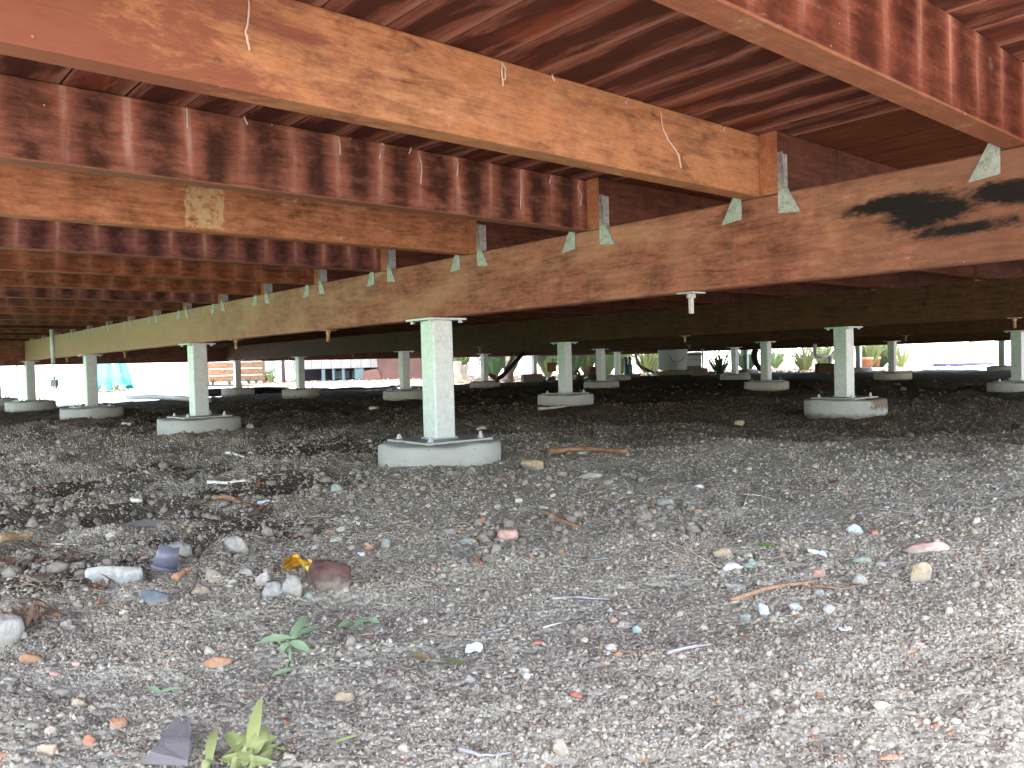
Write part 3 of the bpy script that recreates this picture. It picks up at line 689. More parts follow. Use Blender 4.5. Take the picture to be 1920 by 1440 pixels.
for i, x in enumerate(ROWX):
    for k in range(5):
        y = PY[k] if k < 4 else (9.42 if i != 3 else 9.55)
        if (i, k) in ((3, 0), (4, 0), (4, 4), (2, 4)): continue
        root = empty('deck_post', (x, y, 0), 0, PL[(i, k)], 'post', 'galvanised posts carrying the deck')
        fz = GZP.get((i, k), .010+.002*i)-.014
        post_parts(root, ZB, .180 if (i, k) == (0, 0) else .188, FH.get((i, k), .078 if i < 2 else .072), fz, M_conc_st if (i, k) == (1, 0) else M_conc, rad(((i*5+k*3) % 5-2)*1.2), bolts=(i < 3))

# ------------------------------------------------------------------ drips of old resin hanging from the seams
M_drip = plain('dried_resin', (.50, .36, .28), .5, var=.2, sc=80)
def on_y(u, v, Y):
    d = ray(u, v); t = Y/d.y; return Vector((d.x*t, Y, CZ+d.z*t))
def drip(pts, Y, r=.0012):
    P = [on_y(u, v, Y) for u, v in pts]; Q = []
    for a, b in zip(P[:-1], P[1:]):
        for k in range(4): Q.append(a.lerp(b, k/4)+Vector((random.uniform(-1, 1), random.uniform(-1, 0), random.uniform(-1, 1)))*.0008)
    Q.append(P[-1]); n = len(Q)
    b = MB(); b.tube(Q, [r*(.55+.6*math.sin(3.0*(k+.4)/n)+.35*(k > n*.65)) for k in range(n)], 6); b.build('resin_drip', M_drip, deck, smooth=True)
Yn = {k: Y0F+.45*k-JW for k in range(0, 6)}
for pts in ([(467, 0), (466, 30), (460, 60), (468, 95)], [(941, 118), (940, 135), (943, 162)], [(1037, 133), (1035, 142), (1040, 152)], [(1237, 207), (1243, 240), (1252, 262), (1272, 290), (1277, 315)],
            [(1360, 236), (1356, 245)], [(1175, 186), (1172, 200)], [(940, 116), (948, 130), (946, 150)]): drip(pts, Yn[1]-.0012, .0011)
for pts in ([(456, 215), (460, 224), (464, 234)], [(635, 257), (637, 272), (638, 290)], [(715, 268), (722, 275), (713, 285), (712, 298)], [(768, 258), (772, 270), (767, 288)], [(786, 290), (790, 310), (789, 345)],
            [(856, 297), (859, 306), (857, 330)], [(975, 320), (977, 345), (976, 392)], [(1033, 328), (1030, 345)], [(1086, 338), (1083, 352), (1091, 366), (1088, 386)], [(350, 200), (351, 240)], [(500, 212), (512, 225)]): drip(pts, Yn[2]-.0012, .0010)
drip([(1116, 96), (1117, 112), (1114, 128), (1116, 142)], 1.25, .0016); drip([(980, 175), (981, 190)], 1.10, .0008)
drip([(1220, 100), (1221, 128)], 1.2, .0005)
for pts in ([(1247, 372), (1245, 385), (1248, 402)],): drip(pts, 1.40, .002)

# ------------------------------------------------------------------ stones and bits on the soil in front
def hull_stone(w_, d_, h_, seed, rough=.10, sub=2, pts=16, box=.5):
    g = random.Random(seed); bm = bmesh.new()
    for k in range(pts):
        v = Vector((g.gauss(0, 1), g.gauss(0, 1), g.gauss(0, 1))).normalized()
        mx = max(abs(c) for c in v); v = v*(1-box)+v/mx*box*.8
        v *= g.uniform(.85, 1.05); bm.verts.new((v.x*w_/2, v.y*d_/2, v.z*h_/2))
    r = bmesh.ops.convex_hull(bm, input=bm.verts); bmesh.ops.delete(bm, geom=[e for e in set(r['geom_interior']+r['geom_unused']) if isinstance(e, bmesh.types.BMVert)], context='VERTS')
    bmesh.ops.triangulate(bm, faces=bm.faces)
    for _ in range(sub):
        bmesh.ops.subdivide_edges(bm, edges=bm.edges, cuts=1, use_grid_fill=True)
        bmesh.ops.smooth_vert(bm, verts=bm.verts, factor=.28, use_axis_x=True, use_axis_y=True, use_axis_z=True)
    m_ = min(w_, d_, h_)
    for v in bm.verts:
        n = mnoise.noise(v.co*(5.0/max(w_, .004))+Vector((seed, 0, 0)))+.5*mnoise.noise(v.co*(14/max(w_, .004))+Vector((0, seed, 0)))
        v.co += v.co.normalized()*n*m_*rough
    return bm_mesh('stone', bm)
CC = dict(grey=(.24, .225, .20), pale=(.33, .31, .27), tan=(.36, .28, .18), orange=(.36, .19, .10), white=(.60, .59, .56), pink=(.56, .34, .27), red=(.48, .17, .10), green=(.26, .29, .25), brown=(.10, .055, .04), dark=(.13, .12, .12), cream=(.58, .52, .38), blue=(.40, .45, .48))
def stone(u, v, wp, hp, c, label, flat=.8, cat='stone', name='stone', group=None, rot=None, **kw):
    p = pt_ground(u, v, -.010); z = gz(p.x, p.y); p = pt_ground(u, v, z); D = Vector((p.x, p.y, 0)).dot(Fw)
    w_ = wp*D/F*1.05; h_ = hp*D/F*1.0; vis = math.sin(math.atan2(CZ, p.length)); 
    w_ *= 1.12; h3 = max(h_*.98, .003); d3 = max(w_*flat*.8, .004)
    seed = int(u*13+v*7)
    kw.setdefault('sub', 2 if wp > 22 else 1)
    me = hull_stone(w_, d3, h3, seed, **kw)
    fwd = Vector((p.x, p.y, 0)).normalized()
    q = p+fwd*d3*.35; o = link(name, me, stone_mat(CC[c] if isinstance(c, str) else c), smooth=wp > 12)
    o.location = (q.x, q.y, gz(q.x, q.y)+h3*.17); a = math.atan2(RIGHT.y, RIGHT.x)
    o.rotation_euler = rot or (random.uniform(-.2, .2), random.uniform(-.12, .12), a+random.uniform(-.25, .25))
    return tag(o, label, cat, group)
S = [
 (999, 884, 52, 40, 'tan', 'rounded tan stone on the dark soil right of the nearest footing', .9),
 (1103, 896, 54, 20, 'pale', 'pale broken concrete sliver right of the rounded tan stone', .5),
 (947, 1012, 50, 38, 'pink', 'salmon brick fragment with a flat top near the middle of the soil', .8),
 (880, 1022, 46, 22, 'green', 'flat grey green flake just left of the salmon brick fragment', .9),
 (843, 1004, 40, 20, 'grey', 'flat dull grey flake touching the grey green flake', .8),
 (1729, 1036, 94, 44, (.62, .40, .33), 'large pink brick shard on the right side of the soil', .5),
 (1727, 1090, 42, 60, 'tan', 'pointed upright shard directly below the large pink brick shard', .35),
 (219, 1090, 128, 84, (.42, .40, .35), 'long pale concrete lump at the left beside the grey plastic cup', .45),
 (445, 1026, 54, 56, 'pale', 'pale angular stone at the edge of the dark hollow', .8),
 (333, 1050, 60, 44, 'grey', 'grey stone behind the plastic cup fragment', .7),
 (258, 1096, 40, 34, 'grey', 'grey cobble between the long pale lump and the slate piece', .8),
 (374, 1116, 42, 26, 'tan', 'flat triangular tan chip right of the slate piece', .8),
 (412, 1093, 42, 20, 'tan', 'flat tan pebble right of the curled brown bark', .8),
 (493, 1094, 36, 52, (.36, .32, .29), 'brownish grey upright stone left of the crumbly grey clods', .8),
 (462, 1080, 36, 22, 'pale', 'small pale oblong stone left of the brownish upright stone', .7),
 (513, 1108, 48, 58, 'pale', 'left one of two crumbly grey clods below the yellow wrapper', .9),
 (547, 1110, 50, 66, 'pale', 'right one of two crumbly grey clods, touching the yellow wrapper', .9),
 (578, 1126, 24, 22, 'green', 'small grey green pebble at the foot of the dark coconut husk', .9),
 (410, 1254, 60, 34, 'orange', 'oval orange tan stone left of the green seedling', .45),
 (222, 1366, 42, 28, 'orange', 'glossy orange pebble low in the left corner area', .6),
 (62, 1246, 46, 38, 'orange', 'rusty orange stone near the left edge below the pale rock', .8),
 (10, 1210, 80, 100, 'pale', 'pale grey rock cut off by the left edge', .8),
 (122, 1176, 30, 32, 'pale', 'small mottled grey stone right of the pale edge rock', .8),
 (152, 1326, 34, 40, 'tan', 'tan angular pebble above the two pale orange pebbles', .8),
 (93, 1378, 36, 22, (.55, .44, .34), 'pale beige pebble above the square apricot pebble', .8),
 (90, 1416, 40, 34, (.58, .38, .25), 'square apricot pebble in the lower left corner', .8),
 (168, 1400, 28, 34, 'red', 'bright red orange crumb of brick in the lower left corner', .8),
 (103, 1272, 22, 14, (.55, .28, .22), 'small rose coloured chip below the rusty orange stone', .8),
 (143, 1250, 16, 14, 'pink', 'tiny pink chip above the rose coloured chip', .8),
 (648, 1308, 40, 34, 'tan', 'tan grey angular stone left of centre at the bottom', .8),
 (192, 1100, 28, 14, 'orange', 'small yellow orange chip under the long pale lump', .8),
 (107, 1133, 20, 16, 'orange', 'small orange crumb at left beside the upright stick', .8),
 (150, 1138, 26, 20, 'pale', 'small white grey pebble left of the slate piece', .8),
 (632, 920, 26, 26, 'green', 'grey green pebble left of and below the nearest footing', .8),
 (598, 899, 28, 18, 'pale', 'pale flat pebble behind the grey green pebble', .8),
 (1249, 953, 38, 26, 'green', 'pale green grey angular stone beside an orange pebble', .8),
 (1228, 945, 18, 18, 'orange', 'orange pebble touching the pale green grey stone', .9),
 (1312, 916, 20, 12, 'white', 'bright white oblong chip right of centre', .6),
 (1297, 960, 18, 14, 'tan', 'tan pebble, upper of the pair above the cream twig', .8),
 (1310, 967, 18, 14, 'orange', 'light orange pebble, lower of the pair above the cream twig', .8),
 (974, 946, 18, 12, 'cream', 'cream pebble midway between footing and salmon brick', .8),
 (904, 982, 12, 16, 'red', 'small orange red chip above left of the salmon brick', .8),
 (932, 958, 16, 16, 'pale', 'small round grey pebble left of the cream pebble', .8),
 (724, 1025, 26, 26, 'green', 'greenish angular pebble above the white crumb', .8),
 (677, 1046, 16, 12, 'white', 'white crumb left of centre', .8),
 (1361, 1053, 48, 36, 'tan', 'mottled tan stone at the lower end of the long pale twig', .8),
 (1374, 1076, 42, 32, 'white', 'white and grey lump with dark pits below the mottled tan stone', .8),
 (1408, 1072, 44, 26, 'green', 'flat green grey stone right of the white pitted lump', .8),
 (1602, 1002, 28, 28, 'blue', 'bluish grey stone left of a small red chip', .8),
 (1640, 1008, 16, 14, 'red', 'small red chip left of the large pink brick shard', .8),
 (1618, 1056, 36, 22, 'green', 'flat green grey stone above the bark strip at right', .8),
 (1652, 1062, 20, 16, 'pale', 'small pale pebble right of the flat green grey stone', .8),
 (1537, 1084, 28, 28, (.36, .20, .15), 'red brown stone just above the bark strip', .8),
 (1615, 1098, 32, 32, 'pale', 'round pale stone at the right tip of the bark strip', .9),
 (1437, 1096, 30, 20, (.34, .26, .18), 'brown brick-shaped pebble left of the bark strip', .6),
 (1378, 1100, 48, 24, 'pale', 'long pale stone left of the brown brick-shaped pebble', .6),
 (1430, 1166, 30, 36, 'blue', 'pale blue grey stone below the left end of the bark strip', .9),
 (1400, 1168, 30, 22, 'green', 'green grey pebble left of the pale blue grey stone', .8),
 (1378, 1148, 30, 16, 'pale', 'flat pale pebble above the green grey pebble', .8),
 (1554, 1156, 26, 30, 'pale', 'upright pale stone below the bark strip', .8),
 (1490, 1143, 28, 30, (.34, .34, .30), 'knobbly olive grey stone under the bark strip', .9),
 (1535, 1110, 24, 22, 'pale', 'small pale stone on top of the bark strip', .8),
 (1195, 1178, 24, 24, (.42, .50, .44), 'mint grey pebble right of centre', .9),
 (1151, 1167, 18, 18, (.42, .26, .20), 'reddish tan pebble left of the mint grey pebble', .8),
 (988, 1275, 14, 20, 'white', 'bright white pebble at bottom centre', .7),
 (859, 1107, 14, 12, 'white', 'bright white crumb above the feathery white shell', .8),
 (1055, 1430, 46, 60, (.36, .29, .23), 'large brown tan stone at the bottom edge', .6),
 (1720, 1224, 46, 16, (.52, .38, .33), 'flat faded pink chip in the right foreground', .7),
 (1652, 1333, 40, 22, (.50, .42, .30), 'smooth buff pebble in the right foreground', .7),
 (1668, 1426, 46, 16, (.48, .26, .16), 'flat orange brown chip near the bottom edge at right', .7),
 (1165, 1308, 28, 20, (.44, .38, .30), 'buff pebble right of the crumbly orange brick bits', .8),
 (1080, 1308, 30, 18, 'red', 'crumbly orange brick bit at the bottom right of centre', .9),
 (1008, 1218, 28, 10, 'red', 'thin orange red flake right of the feathery white shell', .8),
 (1160, 1238, 20, 14, 'orange', 'orange crumb under the pinkish grey stone', .8),
 (1145, 1232, 26, 22, (.40, .33, .31), 'pinkish grey stone among thin roots', .8),
 (880, 1030+250, 26, 20, 'pale', 'pale flat stone left of the bright white pebble', .8),
 (700, 770, 22, 16, 'cream', 'pale stone in the dark soil behind the nearest footing, left side', .8),
 (905, 797, 24, 12, 'cream', 'pale chip on the dark soil just behind the nearest post', .8),
 (1387, 799, 26, 16, 'tan', 'tan stone in the dark soil left of the mud stained footing', .8),
 (1566, 908, 26, 14, 'brown', 'dark red brown clod in the smooth soil at right', .8),
 (470, 808, 18, 18, 'pale', 'pale pebble at the right foot of the second footing', .8),
 (105, 800, 26, 14, 'pale', 'pale stone at the left under the hanging plug', .8),
 (1782, 1085, 14, 8, 'white', 'tiny white flake in the right foreground', .8),
 (1500, 1290-20, 16, 14, 'pale', 'small pale pebble in the bare right foreground', .8),
 (1790, 1358, 24, 16, (.50, .54, .50), 'pale mint stone near the lower right corner', .8),
 (1780, 1150, 18, 22, (.50, .42, .32), 'small upright buff pebble at right', .8),
 (1090, 862, 24, 16, 'pale', 'pale flat pebble behind the concrete sliver', .8),
 (620, 1002, 20, 14, 'orange', 'small orange chip below the nearest footing at left', .8),
 (694, 993, 16, 12, 'orange', 'second small orange chip, right of the first one below the footing', .8),
 (640, 1001, 24, 18, 'pale', 'pale pebble between the two small orange chips', .8),
 (560, 1003, 20, 16, 'grey', 'grey pebble left of the small orange chips', .8),
 (995, 1044, 14, 16, 'orange', 'orange tan pebble under the salmon brick fragment', .8),
 (1052, 1040, 12, 12, 'orange', 'tiny yellow orange pebble right of the salmon brick fragment', .8),
 (1122, 1050, 46, 10, 'green', 'long flat green chip left of the mottled tan stone', .7),
 (1018, 954, 20, 14, 'green', 'pale green pebble above the brown splinter', .8),
]
for a in S: stone(a[0], a[1], a[2], a[3], a[4], a[5], a[6])
# dark coconut husk and slate
stone(617, 1128, 84, 82, (.09, .045, .035), 'dark red brown coconut husk lying beside the yellow wrapper', .8, 'coconut husk', 'coconut_husk', box=.0, pts=60, rough=.12, sub=2)
stone(292, 1136, 66, 58, (.12, .14, .16), 'dark blue grey slate piece with a straight edge below the plastic cup', .5, 'slate', 'slate_piece', pts=9, rough=.02, box=.8)

def gp(u, v, dz=0.0):
    p = pt_ground(u, v, -.010); z = gz(p.x, p.y); p = pt_ground(u, v, z); return Vector((p.x, p.y, z+dz))
def px(u, v): return gp(u, v).dot(Fw)/F
M_bark = stone_mat((.30, .15, .08), 'bark', sc=40); M_straw = stone_mat((.55, .44, .28), 'dry_straw', sc=40); M_greyw = stone_mat((.32, .30, .29), 'weathered_wood', sc=40); M_bone = stone_mat((.66, .60, .52), 'bleached_twig', sc=40)
def twig(pts, rp, mat, label, cat='twig', name='twig', taper=.5, lift=.001, flat=1.0):
    P = [gp(u, v) for u, v in pts]; s_ = px(*pts[0]); Q = []; r = rp*s_/2
    for a, b in zip(P[:-1], P[1:]):
        for k in range(5):
            q = a.lerp(b, k/5); Q.append(Vector((q.x, q.y, gz(q.x, q.y))))
    Q.append(P[-1]); zs = [q.z for q in Q]
    for k, q in enumerate(Q):
        z0 = sum(zs[max(0, k-3):k+4])/len(zs[max(0, k-3):k+4]); q.z = max(z0+r*.9+lift, q.z+r*.3); q.x += random.uniform(-1, 1)*r*.35; q.y += random.uniform(-1, 1)*r*.35
    n = len(Q); b = MB(); b.tube(Q, [r*(1-(1-taper)*k/(n-1))*random.uniform(.85, 1.15) for k in range(n)], 7)
    return tag(b.build(name, mat, smooth=True), label, cat)
for a in [
 ([(1258, 1018), (1290, 1032), (1350, 1068)], 4, M_straw, 'long pale twig slanting down to the mottled tan stone'),
 ([(1298, 975), (1315, 986), (1330, 1003)], 5, M_bone, 'short cream twig above the long pale twig'),
 ([(1018, 966), (1050, 980), (1086, 994)], 11, M_bark, 'thick brown splinter half sunk in the soil right of the salmon brick'),
 ([(1035, 1139), (1090, 1132), (1142, 1128)], 6, M_greyw, 'grey fibrous splinter right of centre'),
 ([(1250, 1232), (1290, 1222), (1332, 1214)], 8, M_greyw, 'pale grey splinter in the right foreground'),
 ([(392, 911), (430, 910), (470, 912)], 7, M_bone, 'straight bleached stick above the dark hollow'),
 ([(246, 938), (262, 946), (278, 958)], 9, M_bone, 'white forked twig leaning into the dark hollow at left'),
 ([(425, 852), (445, 856), (468, 868)], 6, M_bone, 'white bent twig near the second footing'),
 ([(400, 943), (430, 936), (452, 940), (480, 946)], 7, M_bark, 'curled reddish bark piece below the bleached stick'),
 ([(0, 1026), (30, 1014), (62, 1001)], 16, stone_mat((.52, .33, .17), 'fresh_wood'), 'orange tan wooden stick at the left edge'),
 ([(80, 1166), (82, 1145), (82, 1124)], 9, stone_mat((.52, .33, .17), 'fresh_wood'), 'short upright orange stick at the left'),
 ([(35, 1192), (60, 1160), (72, 1140)], 10, M_bark, 'red brown bark sliver beside the short upright stick'),
 ([(5, 1212), (30, 1205), (68, 1180)], 7, M_greyw, 'dark grey stick below the pale edge rock'),
 ([(100, 1026), (150, 1026)], 5, M_straw, 'thin straw at left above the long pale lump'),
 ([(330, 1092), (345, 1082), (358, 1078)], 14, stone_mat((.45, .22, .14), 'reddish_bark'), 'curled brown bark right of the plastic cup'),
 ([(1395, 947), (1402, 934), (1425, 931), (1455, 942)], 2.5, M_straw, 'thin curved root in the smooth soil right of centre'),
 ([(660, 870+320), (700, 1188)], 3, M_straw, 'thin straw below the coconut husk'),
 ([(890, 1200), (950, 1183)], 3, M_greyw, 'thin grey straw above the feathery white shell'),
 ([(1018, 1175), (1054, 1170)], 4, M_bone, 'short pale straw left of the mint grey pebble'),
 ([(1120, 1220), (1200, 1232)], 3, M_bark, 'thin dark root under the pinkish grey stone'),
 ([(1640, 958), (1720, 962)], 3, M_greyw, 'thin grey straw on the smooth soil at right'),
 ([(890, 1050), (905, 1075)], 9, M_bark, 'dark brown bark sliver above the white crumb'),
 ([(1320, 1405), (1345, 1385)], 4, M_bone, 'thin pale stalk in the bottom right foreground'),
 ([(860, 1402+10), (900, 1425), (960, 1430)], 8, M_greyw, 'grey root lying at the bottom edge'),
 ([(1010, 764), (1040, 770), (1072, 764)], 6, M_bone, 'pale forked twig in front of the half lapped joint post'),
 ([(1025, 849), (1100, 849), (1176, 852)], 12, M_bark, 'buried red brown timber offcut in the dark soil behind the tan stone')]:
    twig(*a)
twig([(1372, 1130), (1420, 1113), (1480, 1098), (1525, 1094)], 11, stone_mat((.30, .17, .10), 'orange_bark'), 'thick orange brown strip of bark lying in the gravel at right', 'bark', 'bark_strip', .5)
twig([(1520, 1097), (1580, 1103), (1632, 1096)], 5, stone_mat((.30, .17, .10), 'orange_bark'), 'thin frayed end of bark continuing right of the thick strip', 'bark', 'bark_strip', .4)
# steel bolt lying on the soil
r0 = empty('loose_bolt', (0, 0, 0), 0, 'long thin steel bolt with a bright nut lying on the soil at right', 'bolt')
a_, b_ = gp(1772, 842, .006), gp(1846, 857, .004); mb = MB(); mb.tube([a_, b_], .0022, 8); mb.build('shank', M_boltm, r0)
d_ = (b_-a_).normalized(); mb = MB(); mb.tube([a_-d_*.001, a_+d_*.006], .006, 6); mb.build('nut', M_boltm, r0)
# grey weathered splinter at the bottom edge
mb = MB(); z0_ = gp(320, 1420).z; ql = [Vector((gp(u, v).x, gp(u, v).y, z0_+.002+(1452-v)/72*.012)) for u, v, d in ((266, 1452, .003), (284, 1432, .005), (297, 1420, .007), (318, 1398, .010), (334, 1386, .012), (338, 1380, .013), (343, 1391, .012), (352, 1388, .012), (361, 1399, .010), (357, 1412, .009), (362, 1428, .007), (353, 1452, .003))]
up = Vector((0, 0, .0035)); nq = len(ql); mb.add(ql+[q+up for i, q in enumerate(ql)], [tuple(range(nq))[::-1], tuple(range(nq, 2*nq))]+[(i, (i+1) % nq, nq+(i+1) % nq, nq+i) for i in range(nq)])
tag(mb.build('wood_splinter', stone_mat((.13, .115, .11), 'old_splinter', sc=25)), 'wide grey weathered wood splinter at the bottom edge left of the yellow green weed', 'wood splinter')
# torn grey plastic cup
def cup():
    root = empty('plastic_cup', (0, 0, 0), 0, 'torn grey plastic cup fragment with a rim beside the slate piece', 'cup')
    mat = plain('grey_plastic', (.10, .10, .125), .4, var=.1); p = gp(311, 1066, .0); s_ = px(311, 1060); r = 24*s_; h_ = 44*s_
    def shell(z0, z1, ra, rb, t, a0, a1):
        n = 18; vs = []; 
        for z, q in ((z0, ra), (z1, rb), (z1, rb-t), (z0, ra-t)):
            for i in range(n+1):
                a = a0+(a1-a0)*i/n; zz = z-(.3*h_*max(0, math.sin(i/n*9))*.25 if z == z1 else 0); vs.append((q*math.cos(a), q*math.sin(a), zz))
        fs = []
        for k in range(4):
            k2 = (k+1) % 4
            for i in range(n): fs.append((k*(n+1)+i, k*(n+1)+i+1, k2*(n+1)+i+1, k2*(n+1)+i))
        b = MB(); b.add(vs, fs); return b
    base = math.atan2(-Fw.y, -Fw.x)
    for nm, args in (('wall', (0, h_, r*1.0, r*.78, .0012, base-1.9, base+1.4)), ('rim', (-.001, .004, r*1.10, r*1.08, .0028, base-1.8, base+1.3))):
        o = shell(*args).build(nm, mat, root, smooth=True)
    root.location = p+Vector((0, 0, .002)); root.rotation_euler = (.12, .2, 0)
cup()
# yellow wrapper
def wrapper():
    s = NT('yellow_wrapper_plastic'); P = s.n('Attribute'); P.attribute_name = 'UVc'
    u = s.xyz(P.outputs['Vector'])[1]; st = s.math('GREATER_THAN', s.math('FRACT', s.math('MULTIPLY', u, 3.0)), .72)
    c = s.mix(st, (.68, .42, .03), (.38, .12, .02)); mt = s.out(c, .35, None, 0, .5)
    s_ = px(560, 1070); top = [(526, 1058, 6), (536, 1050, 10), (548, 1047, 16), (558, 1052, 20), (566, 1062, 18), (576, 1060, 20), (584, 1062, 18), (592, 1063, 14)]
    vs = []; uv = []; n = 5
    for i, (u_, v_, z_) in enumerate(top):
        for j in range(n):
            t = j/(n-1); q = gp(u_+t*(16+i*1.0), v_+14+t*(14 if i > 2 else 5), 0); zz = z_*s_*(1-t)*1.1+.004+.0015*math.sin(i*2.2+j)
            vs.append((q.x, q.y, q.z+zz)); uv.append((i/7, t, 0))
    fs = [(i*n+j, i*n+j+1, (i+1)*n+j+1, (i+1)*n+j) for i in range(7) for j in range(n-1)]
    me = mesh('yellow_wrapper', vs, fs); at = me.attributes.new('UVc', 'FLOAT_VECTOR', 'POINT')
    for i, x in enumerate(uv): at.data[i].vector = x
    o = link('yellow_wrapper', me, mt); md = o.modifiers.new('s', 'SOLIDIFY'); md.thickness = .0005
    tag(o, 'folded yellow plastic wrapper with orange stripes behind the coconut husk', 'wrapper')
wrapper()
# scraps: crumpled sheets
def scrap(u, v, wp, hp, col, label, cat='scrap', name='plastic_scrap', seed=0, amp=.35):
    s_ = px(u, v); n = 6; g = random.Random(seed); vs = []; c = gp(u, v)
    R2 = Vector((RIGHT.x, RIGHT.y, 0)).normalized(); F2 = Vector((Fw.x, Fw.y, 0)).normalized()
    for j in range(n):
        for i in range(n):
            a, b = i/(n-1)-.5, j/(n-1)-.5; k = 1-.5*abs(a)*g.random()-.3*abs(b)
            q = c+R2*(a*wp*s_*k)+F2*(b*hp*s_*1.6*k+hp*s_*.6); vs.append((q.x, q.y, gz(q.x, q.y)+.002+g.random()*hp*s_*amp+b*hp*s_*.3))
    fs = [(j*n+i, j*n+i+1, (j+1)*n+i+1, (j+1)*n+i) for j in range(n-1) for i in range(n-1)]
    o = link(name, mesh(name, vs, fs), stone_mat(col, 'scrap', .1, .5), smooth=True); md = o.modifiers.new('s', 'SOLIDIFY'); md.thickness = .0008
    md = o.modifiers.new('b', 'SUBSURF'); md.levels = 1; md.render_levels = 1
    return tag(o, label, cat)
scrap(889, 1226, 42, 22, (.75, .77, .78), 'feathery white shell piece in the bottom centre', 'shell', 'shell_piece', 1, .6)
scrap(1536, 1040, 44, 18, (.72, .74, .78), 'crumpled white plastic scrap left of the large pink brick shard', seed=2)
scrap(492, 940, 34, 8, (.60, .68, .78), 'bluish white plastic strip right of the curled reddish bark', seed=3)
scrap(235, 800, 22, 6, (.70, .78, .80), 'pale blue plastic chip below the third footing', seed=4)
scrap(1588, 1175+10, 30, 10, (.6, .62, .63), 'flat pale scrap in the right foreground', seed=5)
scrap(905, 1025+5, 38, 8, (.55, .47, .36), 'crumpled dry leaf just below the salmon brick fragment', 'dry leaf', 'dry_leaf', 6)

# ------------------------------------------------------------------ weeds
M_leafp = leaf_mat('pale_weed_leaf', (.30, .38, .24), (.15, .23, .10)); M_leafy = leaf_mat('yellow_weed_leaf', (.36, .35, .15), (.20, .26, .08)); M_leafg = leaf_mat('green_leaf', (.07, .16, .03), (.13, .26, .05))
def leaf_vs(a, b, w_, arch, n=7, fold=.25, up=Vector((0, 0, 1))):
    d = (b-a); s_ = d.cross(up)
    s_ = s_.normalized() if s_.length > 1e-6 else Vector((1, 0, 0)); nrm = s_.cross(d).normalized()
    vs = []; fs = []
    for k in range(n+1):
        t = k/n; c = a.lerp(b, t)+nrm*(arch*math.sin(math.pi*t)); q = w_*.5*math.sin(math.pi*min(1, t*.93+.07))**.75*(1-.25*t)
        vs += [c+s_*q+nrm*q*fold, c, c-s_*q+nrm*q*fold]
    for k in range(n):
        o = 3*k; fs += [(o, o+1, o+4, o+3), (o+1, o+2, o+5, o+4)]
    return vs, fs
RW = random.Random(21)
def weed(name, label, leaves, stems, mat, cat='weed'):
    root = empty(name, (0, 0, 0), 0, label, cat)
    for (u0, v0, z0, u1, v1, z1, wp) in leaves:
        s_ = px(u0, v0); a = gp(u0, v0+z0, z0*s_*1.1+.001); b = gp(u1, v1+z1, z1*s_*1.1+.001); vs, fs = leaf_vs(a, b, wp*s_*1.15, wp*s_*.45, up=(Vector((0, 0, .7))-Fw*.7).normalized()); mb = MB(); mb.add(vs, fs); mb.build('leaf', mat, root, smooth=True)
    for (u0, v0, z0, u1, v1, z1, rp) in stems:
        s_ = px(u0, v0); mb = MB(); mb.tube([gp(u0, v0+z0, z0*s_), gp((u0+u1)/2, (v0+v1)/2+(z0+z1)/2, (z0+z1)/2*s_), gp(u1, v1+z1, z1*s_)], rp*s_, 6); mb.build('stem', mat, root, smooth=True)
weed('weed_seedling', 'pale green seedling with narrow leaves left of centre in the foreground', [(545, 1200, 20, 484, 1208, 8, 14), (547, 1196, 22, 588, 1163, 34, 18), (548, 1200, 20, 604, 1180, 16, 12), (545, 1208, 14, 582, 1224, 4, 16), (543, 1210, 14, 525, 1228, 4, 14), (546, 1202, 20, 566, 1196, 20, 12), (512, 1268, 4, 556, 1256, 5, 8), (584, 1236, 8, 582, 1254, 2, 6)],
     [(545, 1200, 20, 544, 1240, 4, 2.5), (544, 1240, 4, 536, 1262, 2, 2.2)], M_leafp)
weed('weed_seedling', 'flat green weed leaves lying right of the pale seedling', [(634, 1178, 4, 664, 1172, 5, 12), (664, 1176, 5, 692, 1165, 10, 10), (690, 1165, 10, 713, 1170, 4, 11)], [(655, 1175, 4, 672, 1175, 5, 1.5)], M_leafp)
weed('weed_plant', 'yellow green wilted weed clump at the bottom edge', [(470, 1425, 10, 494, 1310, 75, 24), (478, 1420, 14, 505, 1368, 40, 26), (480, 1412, 10, 522, 1385, 20, 22), (465, 1420, 10, 425, 1378, 26, 24), (468, 1428, 8, 450, 1395, 30, 26), (455, 1436, 6, 432, 1440, 8, 24), (470, 1440, 6, 490, 1436, 10, 30), (478, 1436, 6, 512, 1424, 8, 20), (460, 1440, 8, 470, 1400, 24, 28), (450, 1420, 12, 470, 1375, 40, 22), (440, 1432, 6, 415, 1425, 6, 16)]+[(462+RW.uniform(-22, 26), 1432+RW.uniform(-14, 10), 8, 468+RW.uniform(-60, 60), 1405+RW.uniform(-26, 32), RW.uniform(4, 34), RW.uniform(8, 16)) for _ in range(22)],
     [(470, 1440, 2, 475, 1400, 30, 3), (505, 1400, 6, 535, 1405, 2, 2.5)], M_leafy)
weed('weed_plant', 'narrow upright pale leaf left of the yellow green weed clump', [(392, 1436, 4, 408, 1368, 46, 20), (380, 1446, 3, 398, 1428, 10, 16)], [(390, 1445, 1, 393, 1434, 6, 2)], M_leafy)
weed('grass_sprig', 'pale grass stem with green tip in the left foreground', [(300, 1300, 3, 340, 1292, 5, 6), (278, 1292, 3, 305, 1302, 4, 9)], [(300, 1296, 3, 338, 1291, 4, 1.5)], M_leafp, 'grass sprig')
weed('grass_sprig', 'thin yellow grass blade right of the wilted weed clump', [(620, 1398, 2, 676, 1380, 5, 6)], [], M_leafy, 'grass sprig')
weed('grass_sprig', 'bright green stem piece above the bark strip', [(1405, 1024, 3, 1460, 1025, 3, 6)], [], M_leafg, 'grass sprig')
